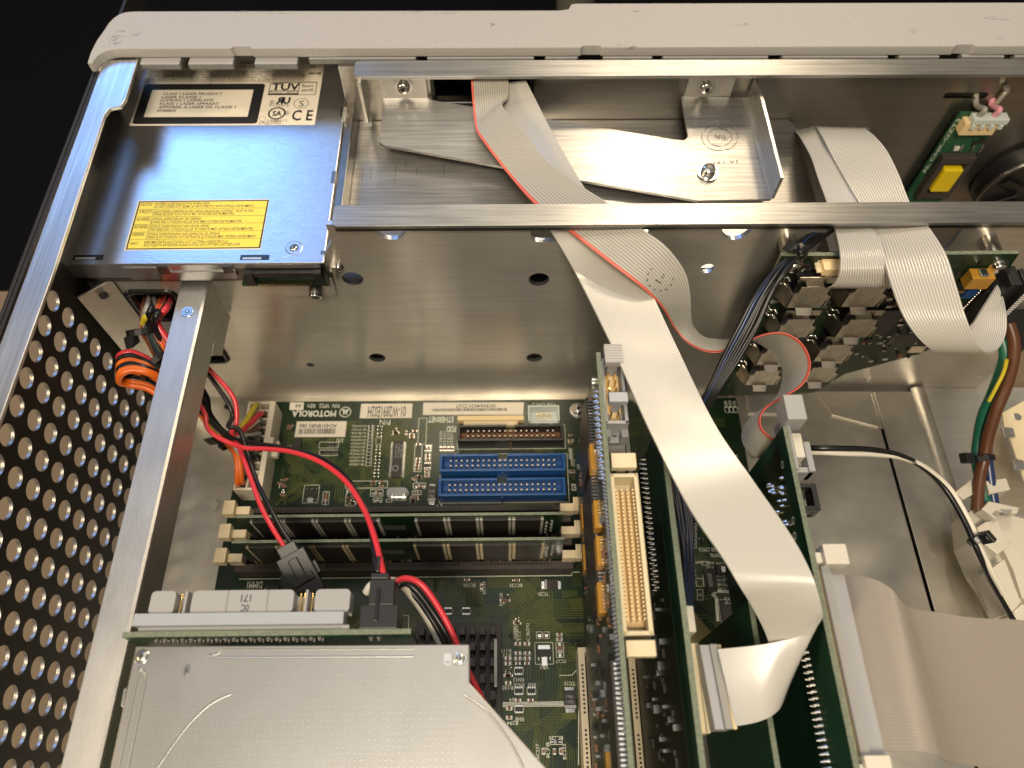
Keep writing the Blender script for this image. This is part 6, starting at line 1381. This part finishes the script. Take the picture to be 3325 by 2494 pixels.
# mains leads
ml = thing('mains_cable', 'thick brown, green-yellow and blue mains wires at the right edge', 'cable', (215, -20, 20))
wire('brown_wire', [(3275, 1050, 66), (3292, 1110, 62), (3288, 1180, 56), (3265, 1260, 48), (3232, 1340, 40), (3208, 1420, 32), (3195, 1490, 26), (3180, 1560, 22), (3172, 1660, 18)], 2.5, 'wire_brown', ml)
wire('green_wire', [(3250, 1090, 60), (3262, 1150, 56), (3248, 1210, 50), (3222, 1280, 42), (3192, 1350, 34), (3178, 1420, 27), (3172, 1500, 22), (3195, 1600, 18), (3205, 1660, 16)], 2.4, 'wire_green', ml)
wire('blue_wire', [(3284, 1100, 58), (3280, 1180, 50), (3255, 1270, 42), (3228, 1360, 34), (3205, 1450, 27), (3212, 1540, 22), (3228, 1650, 16)], 2.3, 'wire_blue', ml)
b = MB(); pts = [W(3264, 1165, 60), W(3254, 1205, 55), W(3230, 1255, 49.5), W(3206, 1300, 44)]; b.tube([p + Vector((.3, -.6, .3)) for p in pts], .8, 'wire_yellow'); b.build('yellow_stripe', ml)
tie('cable_tie', ml, W(3186, 1490, 28), (.1, -.9, -.3), 5.2, W(3140, 1488, 30))
# white clips and terminal block
cl = thing('white_cable_clip', 'two ivory plastic cable clips above the white terminal block', 'clip', (215, -40, 0))
def clipw(b):
    for (pts, z) in ((((3100, 1598), (3155, 1555), (3195, 1560), (3205, 1598), (3170, 1600), (3130, 1622)), 20), (((3202, 1562), (3268, 1552), (3282, 1590), (3214, 1604)), 22)):
        b.prism([tuple(P(x, y, z=z)) for x, y in pts][::-1], (0, 0, -7), 'white_plastic')
part('clip_body', cl, clipw, .4)
tb = thing('terminal_block', 'bulky white plastic terminal block at the right edge behind the thin wires', 'connector', (215, -80, 0))
def tblk(b):
    def pr_(pts, z, h, m='white_plastic'): b.prism([tuple(P(x, y, z=z)) for x, y in pts][::-1], (0, 0, -h), m)
    pr_(((3140, 1668), (3170, 1642), (3350, 1690), (3350, 2060), (3290, 2020), (3225, 1900), (3190, 1850), (3150, 1760)), 14, 14)
    pr_(((3188, 1652), (3212, 1627), (3310, 1648), (3304, 1668), (3250, 1662), (3236, 1656), (3222, 1668), (3240, 1690)), 22, 6); pr_(((3240, 1652), (3290, 1654), (3282, 1668), (3262, 1668)), 22.1, 3, 'wire_grey')
    pr_(((3172, 1712), (3200, 1695), (3222, 1690), (3240, 1692), (3282, 1770), (3240, 1800), (3190, 1760)), 19, 6); pr_(((3212, 1852), (3262, 1815), (3310, 1940), (3318, 1955), (3280, 1995), (3275, 1990)), 22, 12)
    pr_(((3250, 1770), (3290, 1760), (3350, 1850), (3350, 1960), (3318, 1940), (3290, 1850)), 18, 6); pr_(((3139, 1722), (3158, 1740), (3190, 1850), (3180, 1856), (3148, 1780)), 8, 3)
    pr_(((3276, 2000), (3320, 1960), (3350, 1975), (3350, 2080), (3330, 2030), (3280, 2005)), 16, 8)
part('block_body', tb, tblk, .5)
def rbrk(b):       # tan hinged plate with two pressed tabs near the right edge
    z = 2.0; q = lambda x, y, zz=z: tuple(P(x, y, z=zz))
    b.prism([q(3255, 1340), q(3345, 1290), (P(3345, 1290, z=z).x, P(3345, 1620, z=z).y, z), q(3325, 1560), q(3282, 1430), q(3262, 1392)][::-1], (0, 0, -1.2), 'latch_ivory')
    for px, py in ((3272, 1405), (3305, 1510)): b.prism([q(px - 18, py - 18, 5), q(px + 18, py - 16, 5), q(px + 26, py + 14, 5), q(px - 8, py + 16, 5)][::-1], (0, 0, -2), 'tin')
    c = P(3303, 1354, z=z + .1); b.cyl(c, c + Vector((0, 0, .4)), 2, m='chrome')
tag(part('hinge_plate', None, rbrk, .2), 'tan plate with two pressed metal tabs at the right edge', 'plate')
def fan2(b):       # slanted shroud behind the mains wires
    b.prism([tuple(P(x, y, z=60)) for x, y in ((3290, 820), (3345, 800), (3345, 1120), (3300, 1150), (3270, 1050))][::-1], (0, 0, -6), 'black_plastic')
tag(part('power_supply_shroud', None, fan2, .5), 'dark shroud behind the brown mains wire at right', 'shroud')
